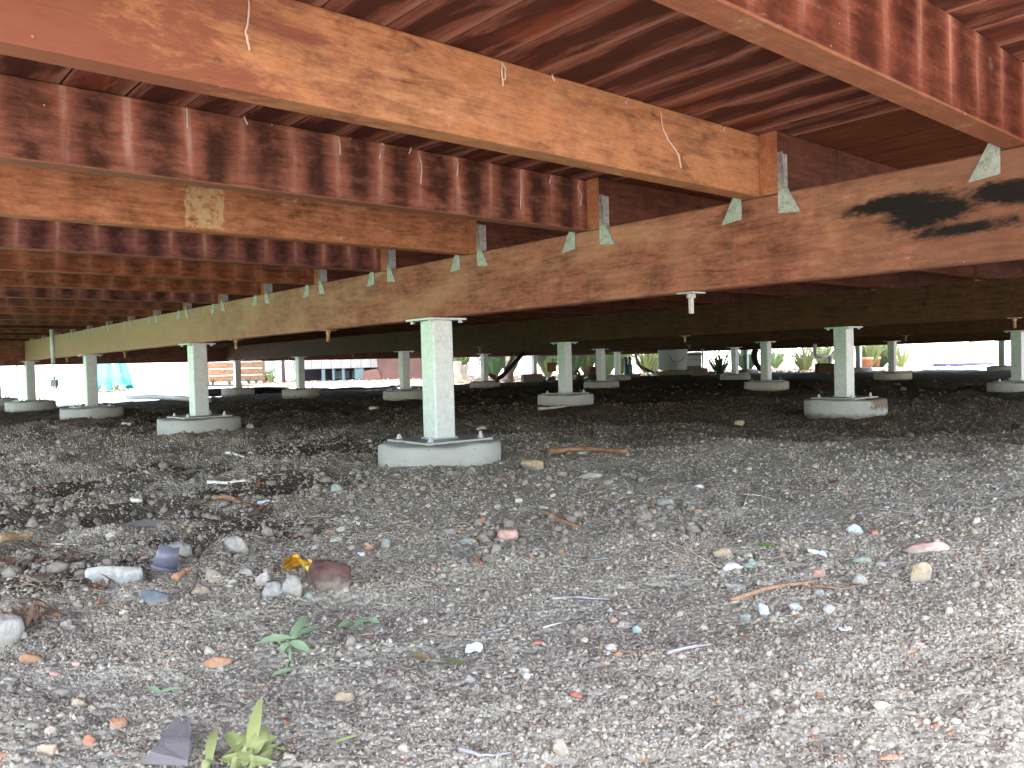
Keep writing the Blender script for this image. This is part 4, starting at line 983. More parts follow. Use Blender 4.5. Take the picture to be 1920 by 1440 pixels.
weed('grass_sprig', 'dark green leaf scrap left of the feathery white shell', [(832, 1238, 3, 880, 1250, 3, 9)], [], leaf_mat('dull_leaf', (.10, .13, .05), (.16, .15, .07)), 'grass sprig')
weed('grass_sprig', 'olive brown leaf scrap left of the dark green leaf scrap', [(768, 1232, 3, 812, 1238, 3, 9)], [], leaf_mat('brown_leaf', (.22, .14, .06), (.30, .22, .10)), 'grass sprig')

# ------------------------------------------------------------------ beyond the deck
R2 = Vector((RIGHT.x, RIGHT.y, 0)).normalized(); F2 = Vector((Fw.x, Fw.y, 0)).normalized(); AZ = math.atan2(R2.y, R2.x)
GO = -.020
def far(u, D, z=GO): p = col_ground(u, D); p.z = z; return p
def hz(u): return 720.0-(.02436*(u+357))          # horizon row of a column
def zat(u, v, D): return pt_depth(u, v, D).z
def facing(name, u, D, label=None, cat=None, group=None): return empty(name, far(u, D), AZ, label, cat, group)
m_ = lambda p_, D: p_*D/F
# hanging conduit, cable and plug, under the deck
r0 = empty('hanging_cable', (0, 0, 0), 0, 'grey conduit with thin black wire and plug hanging under the deck at left', 'cable')
D = 4.6; M_pvc = plain('grey_pvc', (.42, .43, .42), .5); M_black = plain('black_rubber', (.02, .02, .022), .7, spec=.15); M_whitep = plain('white_plastic', (.62, .64, .66), .4, var=.05)
top = pt_depth(97, 618, D); mid = pt_depth(100, 682, D); top.z = min(top.z, ZT-.002)
mb = MB(); mb.tube([top, mid], .0115, 12); mb.build('conduit', M_pvc, r0, smooth=True)
mb = MB(); mb.tube([mid, pt_depth(101, 700, D), pt_depth(102, 713, D)], .0025, 6); mb.build('wire', M_black, r0)
c = pt_depth(102, 718, D); mb = MB(); mb.box(-.016, .016, -.012, .012, -.020, .020); mb.cyl((0, 0), .008, .021, .034, 10); mb.build('plug', plain('blue_grey_plug', (.16, .19, .24), .4), r0, c, (0, 0, AZ))
mb = MB(); mb.box(-.013, .013, -.013, .013, -.034, -.0205); mb.build('plug_label', M_whitep, r0, c, (0, 0, AZ+.1))
# teal umbrella, folded
D = 15.0; M_teal = plain('teal_fabric', (.03, .26, .27), .8, var=.15, sc=20); M_strap = plain('white_strap', (.75, .75, .73), .7)
r0 = empty('folded_umbrella', far(208, D), 0, 'folded teal umbrella with white straps standing beyond the deck at left', 'umbrella')
mb = MB(); n = 48; prof = [(.36, .07), (.30, .30), (.235, .60), (.17, 1.0), (.10, 1.6), (.04, 2.05)]; vs = []; fs = []
for k, (r, z) in enumerate(prof):
    for i in range(n):
        a = 2*math.pi*i/n; q = r*(1+.13*math.sin(8*a)); zz = z+(.05*math.cos(8*a) if k == 0 else 0); vs.append((q*math.cos(a), q*math.sin(a), zz))
for k in range(len(prof)-1):
    for i in range(n): fs.append((k*n+i, k*n+(i+1) % n, (k+1)*n+(i+1) % n, (k+1)*n+i))
mb.add(vs, fs); o = mb.build('canopy', M_teal, r0, smooth=True); md = o.modifiers.new('s', 'SOLIDIFY'); md.thickness = .006
mb = MB(); mb.cyl((0, 0), .022, -.01, 2.2, 12); mb.build('pole', M_whitep, r0)
mb = MB(); mb.lathe([(.24, -.01), (.24, .03), (.06, .06), (.05, .12)], 24); mb.build('base', M_conc, r0)
for sx in (-1, 1):
    mb = MB(); pts = []
    for k in range(7):
        t = k/6; z = .70-.42*t; r = .37-.16*(z-.0)/.7+.02; a = math.pi/2*-1+AZ-math.pi/2*0+sx*(.15+.85*t); pts.append((r*.98*math.cos(a), r*.98*math.sin(a), z))
    mb.tube(pts, .017, 6); mb.build('strap', M_strap, r0)
# pipes on the ground by the rim
def pipe(name, pts, r, mat, label, cat='pipe', n=10):
    mb = MB(); mb.tube(pts, r, n); return tag(mb.build(name, mat, smooth=True), label, cat)
def g2(u, v, z=GO, dz=0): p = pt_ground(u, v, z); p.z += dz; return p
pipe('ground_pipe', [g2(238, 750, -.01, .03), g2(280, 749, -.01, .03), g2(330, 751, -.01, .03), g2(392, 756, -.01, .025)], .028, M_pvc, 'pale grey pipe lying on the ground left of the second post')
pipe('ground_pipe', [g2(386, 744, -.01, .045), g2(440, 742, -.01, .05), g2(500, 739, -.01, .045), g2(540, 737, -.01, .03)], .05, M_black, 'black drain pipe lying on the ground between the second post and the cable post')
# plank box
D = 19.5; Mpl = [wood('box_plank_'+str(i), (.12, .055, .03), (.22+.02*i, .12+.01*i, .07), (.28, .17, .11), 0, .3, specks=0, seed=20+i) for i in range(2)]
r0 = facing('plank_box', 441, D, 'orange brown horizontal plank box standing on the bright ground behind the thin post', 'planter box')
for k in range(6):
    for (y0, y1, x0, x1) in ((0, .03, -.74, .72),):
        mb = MB(); mb.box(x0, x1, y0, y1, .06+k*.16, .06+k*.16+.152); mb.build('plank', Mpl[k % 2], r0)
for sx in (-.70, .68):
    mb = MB(); mb.box(sx-.04, sx+.04, .031, .11, .0, 1.05); mb.build('corner_post', Mpl[0], r0)
for y0 in (.031,):
    for k in range(6):
        mb = MB(); mb.box(.69, .72, .031, .70, .06+k*.16, .06+k*.16+.152); mb.build('side_plank', Mpl[1], r0)
def spiky(u, D, n, h_, mat, name, label, w_=.03, spread=.35, cat='plant', bend=.3, seed=0, z=GO):
    g = random.Random(seed+int(u)); root = empty(name, far(u, D, z), 0, label, cat); mb = MB()
    for k in range(n):
        a = g.uniform(0, 6.28); l = h_*g.uniform(.6, 1.1); s_ = spread*g.uniform(.3, 1); 
        p0 = Vector((math.cos(a)*.02, math.sin(a)*.02, 0)); p1 = Vector((math.cos(a)*s_*.5, math.sin(a)*s_*.5, l*.75)); p2 = Vector((math.cos(a)*s_, math.sin(a)*s_, l*(1-bend*g.random())))
        vs, fs = leaf_vs(p0, p1, w_, .01, 4, .3); mb.add(vs, fs); vs, fs = leaf_vs(p1*.9, p2, w_*.7, .02, 4, .3); mb.add(vs, fs)
    o = mb.build('foliage', mat, root, smooth=True); o['kind'] = 'stuff'
    mb = MB(); mb.cyl((0, 0), w_*.4, -.02, h_*.25, 8, w_*.25); mb.build('stem', M_bark, root)
    return root
M_gr = [leaf_mat('garden_leaf_dark', (.05, .09, .04), (.08, .13, .06)), leaf_mat('garden_leaf_mid', (.07, .13, .05), (.11, .18, .08)), leaf_mat('garden_leaf_yellow', (.12, .17, .06), (.18, .22, .09))]
for q, (u, hh, mi) in enumerate([(398, .16, 0), (430, .12, 1), (466, .14, 0), (480, .14, 1)]):
    spiky(u, 18.6, 26, hh, M_gr[mi], 'grass_tuft', ['dark grass tuft at the left foot of the orange plank box', 'short grass tuft just left of the thin pale post', 'dark grass tuft right of the thin pale post', 'green tuft at the right foot of the orange plank box'][q], .02, .14, 'grass')
spiky(508, 17.5, 30, .36, M_gr[2], 'strap_leaf_plant', 'bright green strap leaf plant right of the orange plank box', .05, .32)
for q, (u, hh) in enumerate([(196, .16), (214, .20), (228, .14)]): spiky(u, 13.8, 30, hh, M_gr[2], 'grass_tuft', ['pale grass tuft at the left under the teal umbrella', 'tallest grass tuft under the middle of the teal umbrella', 'grass tuft at the right under the teal umbrella'][q], .012, .10, 'grass')

# raised house behind
D = 19.0; M_dark = plain('shaded_timber', (.035, .030, .028), .9); M_tealp = plain('teal_grey_paint', (.12, .17, .17), .7); M_wash = plain('whitewashed_board', (.30, .28, .25), .8, var=.12, sc=9); M_bluep = plain('blue_grey_panel', (.24, .27, .30), .7, var=.05); M_brownw = plain('brown_sheet', (.10, .045, .030), .7, var=.25, sc=2)
r0 = facing('raised_house', 600, D, 'raised house beyond the deck with pale board edge over dark openings and teal legs', 'house')
X = lambda u: m_(u-600, D); Z = lambda v: CZ-GO+(hz(600)-v)*D/F
for k in range(10):
    a = 547+k*18.6; mb = MB(); mb.box(X(a)+.004, X(min(a+18.6, 732))-.004, 0, .05, Z(695), Z(674)); mb.build('edge_board', M_wash, r0)
mb = MB(); mb.box(X(497), X(519), .0, .04, Z(699), Z(674)); mb.build('panel', M_bluep, r0)
mb = MB(); mb.box(X(497), X(860), .06, 4.0, Z(674)-.02, Z(674)+.10); mb.build('floor', M_dark, r0)
mb = MB(); mb.box(X(497), X(860), 2.6, 2.7, 0, Z(674)-.03); mb.build('back_wall', M_dark, r0)
mb = MB(); mb.box(X(340), X(900), -3.6, 4.2, 2.9, 3.0); mb.build('added_shade_roof', M_wash, r0)  # unseen overhang, added and stretched forward to shade what stands below
mb = MB(); mb.box(X(490), X(870), .35, .45, Z(674)+.12, 2.89); mb.build('wall', M_wash, r0)
for a, b_, mt in ((519, 530, M_whitep), (529.5, 534, M_brownw), (553, 562, M_tealp), (602, 608, M_tealp), (664, 681, M_tealp), (640, 645, M_tealp), (622, 626, M_tealp)):
    dd = 0.06 if a != 519 else -.12
    if a == 529.5: dd = -.05
    mb = MB(); mb.box(X(a), X(b_), dd, dd+.1, -.02, Z(674)-.022 if dd > 0 else Z(668)); mb.build('leg', mt, r0)
for k, (a, b_) in enumerate(((534, 545), (608, 626), (627, 640), (646, 663))):
    mb = MB(); mb.box(X(a), X(b_), .9, .95, .06, Z(700)); mb.build('crate_panel', M_bluep if k == 0 else M_tealp, r0)
D = 18.2; r0 = facing('leaning_sheet', 740, D, 'large brown sheet with a slanting edge leaning behind the nearest post', 'sheet')
X = lambda u: m_(u-740, D); Z = lambda v: CZ-GO+(hz(740)-v)*D/F
mb = MB(); mb.add([(X(712), 0, 0), (X(792), 0, 0), (X(792), .25, Z(668)), (X(702), .25, Z(668)), (X(712), .02, 0), (X(792), .02, 0), (X(792), .27, Z(668)), (X(702), .27, Z(668))], [(0, 1, 2, 3), (7, 6, 5, 4), (0, 4, 5, 1), (1, 5, 6, 2), (2, 6, 7, 3), (3, 7, 4, 0)]); mb.build('sheet_panel', M_brownw, r0)
mb = MB(); mb.add([(X(680), -.03, Z(698)), (X(708), -.03, Z(694)), (X(717), -.03, 0), (X(680), -.03, 0), (X(680), -.01, Z(698)), (X(708), -.01, Z(694)), (X(717), -.01, 0), (X(680), -.01, 0)], [(0, 3, 2, 1), (4, 5, 6, 7), (0, 1, 5, 4), (1, 2, 6, 5), (2, 3, 7, 6), (3, 0, 4, 7)]); mb.build('triangular_offcut', plain('pinkish_board', (.15, .075, .055), .8), r0)
mb = MB(); mb.box(X(793), X(836), .02, .10, 0, Z(668)); mb.build('side_panel', plain('terracotta_board', (.17, .085, .06), .8), r0)
# silver plastic sheet on the ground
def ground_cloth(name, quad, z, mat, label, cat, amp=.02, n=22):
    a, b, c, d = [pt_ground(u, v, z) for u, v in quad]; vs = []
    for j in range(n+1):
        for i in range(n+1):
            s_, t = i/n, j/n; p = a.lerp(b, s_).lerp(d.lerp(c, s_), t); e = min(s_, t, 1-s_, 1-t)
            p.z = z+.006+amp*mnoise.noise(Vector((p.x*2.2, p.y*2.2, 3)))*1.2+amp*abs(mnoise.noise(Vector((p.x*7, p.y*7, 1))))+amp*.6; p.x += .05*mnoise.noise(Vector((p.x*5, p.y*5, 0))); vs.append(p)
    return tag(link(name, mesh(name, vs, [(j*(n+1)+i, j*(n+1)+i+1, (j+1)*(n+1)+i+1, (j+1)*(n+1)+i) for j in range(n) for i in range(n)]), mat, smooth=True), label, cat)
ground_cloth('plastic_sheet', [(560, 735), (742, 727), (760, 721), (560, 722)], GO, plain('silver_sheet', (.20, .20, .23), .45, var=.3, sc=5), 'crumpled silver grey plastic sheet on the ground behind the cable post', 'plastic sheet', .03)
# dangling cables by the fourth post of the second bearer
r0 = empty('dangling_cables', (0, 0, 0), 0, 'thin pale cables and a white plastic strip dangling left of the cable post', 'cable')
D = 10.2
for pts in ([(535, 674), (538, 690), (544, 703), (547, 715)], [(553, 678), (549, 692), (541, 700), (536, 702)], [(541, 672), (540, 690), (546, 700)]):
    P = [pt_depth(u, v, D) for u, v in pts]; Q = []
    for a, b in zip(P[:-1], P[1:]): Q += [a.lerp(b, k/4) for k in range(4)]
    mb = MB(); mb.tube(Q+[P[-1]], .004, 6); mb.build('wire', M_whitep, r0)
mb = MB(); P = [pt_depth(540, 698, D), pt_depth(543, 706, D), pt_depth(547, 715, D)]; vs, fs = leaf_vs(P[0], P[2], .04, .005); mb.add(vs, fs); mb.build('plastic_strip', M_whitep, r0)

# ---- garden clutter, centre and right
def box_at(name, u0, u1, vt, vb, D, depth, mat, label, cat, tilt=0, base=None, bev=.006, sub=None):
    uc = (u0+u1)/2; r = empty(name, far(uc, D, 0), AZ+tilt, label, cat); w_ = m_(u1-u0, D)/2
    zt = zat(uc, vt, D); zb = GO-.02 if vb is None else zat(uc, vb, D); mb = MB(); mb.box(-w_, w_, 0, depth, zb, zt); o = mb.build(sub or 'body', mat, r)
    md = o.modifiers.new('bev', 'BEVEL'); md.width = bev; md.segments = 2
    return r, w_, zb, zt
M_cream = plain('cream_board', (.20, .18, .13), .8, var=.12); M_ply = plain('weathered_ply', (.16, .145, .11), .8)
r, w_, zb, zt = box_at('cream_board', 846, 866, 677, None, 14.2, .03, M_cream, 'wide cream board standing just right of the nearest post', 'board', .1); mb = MB(); mb.box(-w_, w_, .031, .06, zb, zb+.2); mb.build('batten', M_ply, r)
r, w_, zb, zt = box_at('cream_board', 862, 878, 684, None, 13.8, .03, M_ply, 'narrower leaning board right of the wide cream board', 'board', .3); mb = MB(); mb.box(-w_, w_, .031, .06, zb, zb+.2); mb.build('batten', M_cream, r)
r0 = facing('stone_pedestal', 895, 13.4, 'pale turned pedestal left of the thin post with the slanting pipe', 'pedestal'); mb = MB(); mb.box(-.10, .13, -.08, .12, 0, .05); mb.build('plinth', M_ply, r0)
mb = MB(); mb.lathe([(.055, .051), (.060, .09), (.045, .11), (.055, .20), (.04, .22), (.052, .24), (.055, .34), (.03, .38), (.05, .46), (.05, .60)], 20); mb.build('turned_shaft', plain('pale_stone_paint', (.24, .22, .20), .8), r0, smooth=True)
pipe('slanting_pipe', [pt_depth(930, 713, 9.6), pt_depth(945, 702, 9.7), pt_depth(962, 684, 9.9), pt_depth(980, 664, 10.2)], .026, M_black, 'thick black pipe slanting up from the soil left of the half lapped joint post')
pipe('pale_branch', [g2(940, 712, GO, 0), pt_depth(950, 692, 12.6), pt_depth(958, 676, 12.8), pt_depth(966, 655, 13)], .036, M_greyw, 'pale slanting branch behind the black pipe', 'branch')
mb = MB(); vs, fs = leaf_vs(pt_depth(930, 714, 9.3), pt_depth(916, 700, 9.5), .10, .01); mb.add(vs, fs); o = mb.build('dead_leaf', stone_mat((.30, .14, .09), 'dead_leaf'), smooth=True); tag(o, 'ribbed brown dead leaf at the foot of the slanting black pipe', 'leaf')
r0 = empty('hanging_disc', (0, 0, 0), 0, 'grey green round disc hanging under the far rim beside the half lapped joint post', 'disc')
c = pt_depth(1013, 668, 13.5); M4 = Matrix.Translation(c) @ Matrix.Rotation(AZ, 4, 'Z') @ Matrix.Rotation(math.pi/2, 4, 'X'); mb = MB(); mb.cyl((0, 0), .10, -.02, .02, 28, M=M4); mb.build('disc_face', plain('grey_green_plastic', (.08, .10, .07), .5), r0)
mb = MB(); mb.tube([c+Vector((0, 0, .1)), c+Vector((0, 0, .20))], .008, 6); mb.build('hook', M_black, r0)
box_at('concrete_block', 980, 1018, 701, None, 12.0, .2, plain('old_concrete', (.16, .15, .13), .9), 'long grey concrete block lying left of the half lapped joint post', 'block', .15, bev=.02)
def rock(u, D, w_, h_, c, label, cat='rock', name='rock', flat=.8):
    o = link(name, hull_stone(w_, w_*flat, h_, int(u)+5), stone_mat(c), smooth=True); p = far(u, D); o.location = (p.x, p.y, GO+h_*.3); o.rotation_euler = (0, 0, AZ+random.uniform(-.3, .3)); return tag(o, label, cat)
rock(1034, 12.3, .26, .14, (.18, .17, .16), 'pale rock right of the long grey concrete block')
box_at('clay_tile', 1026, 1044, 680, 697, 12.6, .02, stone_mat((.26, .12, .07), 'clay'), 'leaning orange brown tile left of the half lapped joint post', 'tile', .2)
box_at('brown_carton', 1106, 1117, 687, None, 12.8, .15, stone_mat((.22, .10, .05), 'brown_card'), 'small brown carton between two posts in the leaf litter', 'carton', .2)
# rubbish heap of sheets
r0 = facing('rubbish_heap', 1088, 12.6, 'heap of crumpled pale sheets and dead palm leaves between the two square footings', 'rubbish'); mb = MB(); g = random.Random(3)
for k in range(60):
    a = Vector((g.uniform(-.24, .24), g.uniform(-.2, .2), g.uniform(0, .12))); b = a+Vector((g.uniform(-.18, .18), g.uniform(-.1, .1), g.uniform(-.05, .12))); b.z = max(.01, b.z); vs, fs = leaf_vs(a, b, g.uniform(.03, .09), .02, 4); mb.add(vs, fs)
o = mb.build('crumpled_sheets', stone_mat((.22, .18, .15), 'pale_litter'), r0); o['kind'] = 'stuff'
# jars and curved pipes
M_jar = plain('blue_jar', (.06, .12, .15), .3); M_jar2 = plain('pale_jar', (.16, .20, .20), .3)
for q, (u, mt, lb) in enumerate(((1174, M_jar, 'dark blue jar, left one behind the far thin post'), (1182, M_jar2, 'pale glass jar right of the dark blue jar'))):
    r0 = facing('garden_jar', u, 14.0, lb, 'jar'); mb = MB(); mb.lathe([(.035, 0), (.04, .02), (.04, .22), (.022, .27), (.022, .34)], 18); mb.build('body', mt, r0, smooth=True); mb = MB(); mb.cyl((0, 0), .025, .341, .37, 14); mb.build('lid', M_black, r0)
pipe('curved_hose', [pt_depth(1192, 662, 13.6), pt_depth(1194, 676, 13.5), pt_depth(1200, 686, 13.3), pt_depth(1212, 692, 13.1), pt_depth(1222, 697, 13)], .018, plain('white_hose', (.26, .28, .30), .4), 'white hose curving down to the soil left of the white tub', 'hose')
pipe('curved_hose', [pt_depth(1197, 682, 13.2), pt_depth(1203, 690, 13.1), pt_depth(1213, 695, 12.9), pt_depth(1226, 699, 12.8)], .016, plain('blue_hose', (.05, .10, .16), .4), 'dark blue hose lying beside the white hose', 'hose')
r0 = facing('shallow_basin', 1186, 12.9, 'shallow pale basin on the litter below the jars', 'basin'); mb = MB(); mb.lathe([(.09, 0), (.12, .07), (.135, .075), (.125, .065), (.085, .012)], 28); mb.build('bowl', M_ply, r0, smooth=True); mb = MB(); mb.lathe([(.137, .0755), (.142, .080), (.132, .082)], 28); mb.build('rim', M_cream, r0)
# white tub on a green base
r0 = facing('white_tub', 1262, 13.6, 'large white round tub on a green grey slab under the far rim', 'tub'); mb = MB(); mb.lathe([(.20, .12), (.235, .14), (.245, .56), (.26, .57), (.26, .60), (.235, .60)], 36); mb.build('body', plain('white_tub_plastic', (.50, .54, .54), .35, var=.06), r0, smooth=True)
mb = MB(); mb.box(-.30, .28, -.24, .26, .045, .115); o = mb.build('slab', plain('green_grey_slab', (.24, .26, .16), .8), r0); mb = MB(); mb.box(-.26, .24, -.2, .22, -.02, .044); mb.build('foot', M_black, r0)
pts = [Vector((.02+.13*math.cos(a), -.25-.01, .40+.14*math.sin(a))) for a in [k*.35-3.0 for k in range(9)]]; mb = MB(); mb.tube(pts, .004, 6); mb.build('handle', M_black, r0)
r, w_, zb, zt = box_at('white_crate', 1288, 1316, 660, 686, 14.2, .3, plain('white_crate', (.60, .61, .62), .5, var=.05), 'white square container right of the white tub', 'crate'); mb = MB(); mb.box(-w_-.01, w_+.01, -.01, .31, zt-.06, zt-.03); mb.build('rim', M_jar2, r)
mb = MB(); mb.box(-w_, w_, 0, .3, GO-.01, zb-.001); mb.build('base', M_ply, r)
box_at('cream_block', 1300, 1328, 690, None, 12.9, .15, M_ply, 'low cream block on the litter below the white container', 'block', bev=.01)
r0 = facing('clear_bucket', 1336, 12.9, 'small clear plastic bucket right of the low cream block', 'bucket'); mb = MB(); mb.lathe([(.045, 0), (.06, .09), (.066, .092), (.060, .10)], 22); mb.build('body', plain('cloudy_plastic', (.22, .24, .25), .3), r0, smooth=True); mb = MB(); mb.tube([(.06*math.cos(a), 0, .09+.05*math.sin(a)) for a in [k*math.pi/8 for k in range(9)]], .003, 5); mb.build('handle', M_black, r0)
box_at('thin_stake', 1317, 1320, 655, None, 13.4, .03, M_pvc, 'thin grey stake in front of the white container', 'stake', bev=.002)
pipe('black_tyre', [pt_depth(1416, 655, 12.8), pt_depth(1414, 668, 12.8), pt_depth(1417, 680, 12.8), pt_depth(1424, 690, 12.8), pt_depth(1434, 696, 12.8)], .045, M_black, 'black curved tyre edge left of the pale post', 'tyre')
# white elbow pipe
r0 = empty('elbow_pipe', (0, 0, 0), 0, 'white plastic elbow pipe hanging left of the large mottled post', 'pipe')
D = 12.6; M_wp = plain('white_pvc', (.60, .62, .63), .4, var=.05)
P = [pt_depth(1528, 640, D), pt_depth(1528, 662, D), pt_depth(1530, 667, D), pt_depth(1535, 669, D), pt_depth(1556, 668, D)]
mb = MB(); mb.tube(P, .028, 12); mb.build('pipe_run', M_wp, r0, smooth=True); mb = MB(); mb.tube([pt_depth(1556, 668, D), pt_depth(1557, 680, D)], .035, 12); mb.build('socket', M_wp, r0, smooth=True); mb = MB(); mb.tube([pt_depth(1557, 680, D), pt_depth(1557, 688, D)], .02, 10); mb.build('tail', M_pvc, r0)
r, w_, zb, zt = box_at('timber_block', 1536, 1566, 681, None, 12.0, .18, stone_mat((.07, .045, .025), 'dark_timber'), 'dark brown timber block in the litter left of the large mottled post', 'block', bev=.004); mb = MB(); mb.box(-w_, w_, -.004, -.001, zt-.02, zt-.012); mb.build('cut_line', M_black, r)
rock(1552, 11.8, .07, .08, (.34, .25, .14), 'small tan rock leaning on the dark timber block')
# pots and plants right
M_pot = stone_mat((.26, .12, .06), 'terracotta')
for u, D, w_, lb in ((1624, 15.2, .14, 'terracotta pot between the pale post and the grey green post'), (1641, 15.8, .11, 'small terracotta pot with ribbed sides right of the larger pot')):
    r0 = facing('terracotta_pot', u, D, lb, 'pot'); mb = MB(); mb.lathe([(w_*.6, .0), (w_*.9, .20), (w_, .20), (w_, .25), (w_*.85, .25), (w_*.8, .22)], 24); mb.build('body', M_pot, r0, smooth=True); mb = MB(); mb.cyl((0, 0), w_*.8, .19, .215, 20); mb.build('soil', M_black, r0)
PLN = [(1630, 15.6, 40, .75, 2, 'yellow green cordyline behind the terracotta pot'), (1652, 16.4, 60, .70, 0, 'dark green spiky plant right of the terracotta pots'), (1690, 15.8, 14, .62, 2, 'single drooping yellow green frond right of the grey green post'), (1350, 13.8, 12, .55, 1, 'bright green strap leaf behind the far shaded post'),
       (860, 15.5, 40, .75, 2, 'yellow green shrub above the cream boards'), (925, 15.0, 60, .8, 1, 'mid green strap leaf clump behind the slanting black pipe'), (955, 16.5, 60, .9, 0, 'dark strap leaf clump right of the pale branch'), (1028, 15.5, 60, .8, 2, 'yellow green clump behind the hanging disc'),
       (1075, 16.0, 60, .85, 1, 'green clump behind the rubbish heap'), (1100, 16.8, 60, .9, 2, 'yellow green clump right of the rubbish heap'), (1140, 16.0, 50, .8, 1, 'green clump between the two thin far posts'), (1165, 17.0, 50, .85, 2, 'yellow green clump above the blue jars'),
       (1212, 16.4, 40, .7, 2, 'sparse yellow green plant left of the white tub'), (1228, 17.2, 40, .8, 1, 'green plant close behind the white tub'), (1400, 15.6, 40, .6, 1, 'green plant behind the small far post'), (1508, 14.6, 30, .55, 2, 'pale green weed on the litter mound'), (1545, 15.5, 40, .7, 2, 'yellow green plant behind the white elbow pipe'), (1455, 19, 40, .6, 1, 'faint green plant in the bright gap')]
for u, D, n, h_, mi, lb in PLN: spiky(u, D, n*4, h_, M_gr[mi], 'garden_plant', lb, .035, .75, seed=int(D*10))
# dead leaves over the bed
def litter(n, x0, x1, y0, y1, name, seed, lab):
    g = random.Random(seed); mb = MB()
    for k in range(n):
        x, y = g.uniform(x0, x1), g.uniform(y0, y1)
        if y < 9.6 and x < 11.2: continue
        a = g.uniform(0, 6.28); l = g.uniform(.04, .13); p = Vector((x, y, GO+.012+g.random()*.02)); q = p+Vector((math.cos(a)*l, math.sin(a)*l, g.uniform(-.01, .035)))
        vs, fs = leaf_vs(p, q, l*.35, g.uniform(-.01, .02), 3); mb.add(vs, fs)
    s = NT('dead_leaves'); P = s.pos(); v = s.vor(P, 9, out='Color'); c = s.ramp(s.xyz(v)[0], [(0, (.10, .055, .035)), (.4, (.22, .14, .10)), (.75, (.32, .25, .20)), (1, (.42, .38, .34))])
    return tag(mb.build(name, s.out(c, .8), smooth=False), lab, 'leaf litter', kind='stuff')
litter(5200, 7.0, 13.2, 9.5, 17, 'fallen_leaves', 1, 'scattered dead leaves on the ground beyond the far rim')
litter(3600, 11.2, 17.5, 5.0, 12, 'fallen_leaves', 2, 'scattered dead leaves beyond the right hand far corner')
# right: pipes, stacked sacks and a low wall
M_blue = plain('blue_pipe', (.03, .035, .12), .4)
pipe('ground_pipe', [g2(1600, 697, 0, .03), g2(1760, 695, 0, .03), g2(1990, 692, 0, .03)], .032, plain('white_pvc_ground', (.55, .56, .58), .4, var=.05), 'long white pipe lying on the ground under the far right rim')
pipe('ground_pipe', [g2(1735, 690, 0, .05), g2(1850, 688, 0, .05), g2(1990, 686.5, 0, .05)], .035, M_blue, 'dark blue pipe lying behind the long white pipe')
pipe('pipe_coupler', [g2(1716, 693.5, 0, .05), g2(1744, 691, 0, .07)], .05, M_pvc, 'short pale coupler lying across the long white pipe', 'pipe')
sk_ = [(1716, 'left sack'), (1760, 'second sack'), (1803, 'third sack'), (1855, 'largest sack')]
for q, (u, lb) in enumerate(((1716, 'flat bluish sack, leftmost of the row on the far wall foot'), (1760, 'bluish sack, second of the far row'), (1803, 'mottled grey sack left of the tan square post'), (1855, 'tallest blue grey sack right of the tan square post'))):
    D = 19.5; w_ = m_((40, 44, 40, 40)[q], D); h_ = m_((12, 14, 20, 26)[q], D)
    o = link('cement_sack', hull_stone(w_, .35, h_, 40+q, .06, 3, 30, .3), plain('sack_cloth_%s' % 'abcd'[q], (.12, .15, .17), .7, var=.25, sc=10), smooth=True); zt = zat(u, 672, D); o.location = (*far(u, D)[:2], zt+h_*.35); o.rotation_euler = (0, 0, AZ); tag(o, lb, 'sack')
r0 = facing('low_wall', 1800, 19.5, 'low pale wall behind the path at the far right', 'wall'); zt = zat(1800, 672, 19.4)
mb = MB(); mb.box(-2.6, 3.2, -.25, .25, -.03, zt-GO-.02); mb.build('wall_body', M_path, r0); mb = MB(); mb.box(-2.64, 3.24, -.29, .29, zt-GO-.019, zt-GO); mb.build('coping', M_path, r0)
box_at('square_post', 1822, 1833, 640, 681, 15.6, .07, plain('tan_post', (.14, .125, .10), .8), 'tan square post standing on the path at the far right', 'post', .4, bev=.003)
# boundary wall and hedge far behind
M_bw = plain('boundary_wall_render', (.66, .64, .60), .9, var=.05, sc=1)
mb = MB(); mb.box(-30, 60, 33, 33.3, -.1, 2.2); tag(mb.build('boundary_wall', M_bw), 'long white boundary wall glaring behind the left part of the garden', 'wall')
mb = MB(); mb.box(33, 33.3, -30, 32.9, -.1, 2.2); tag(mb.build('boundary_wall', M_bw), 'white boundary wall glaring behind the right part of the garden', 'wall')

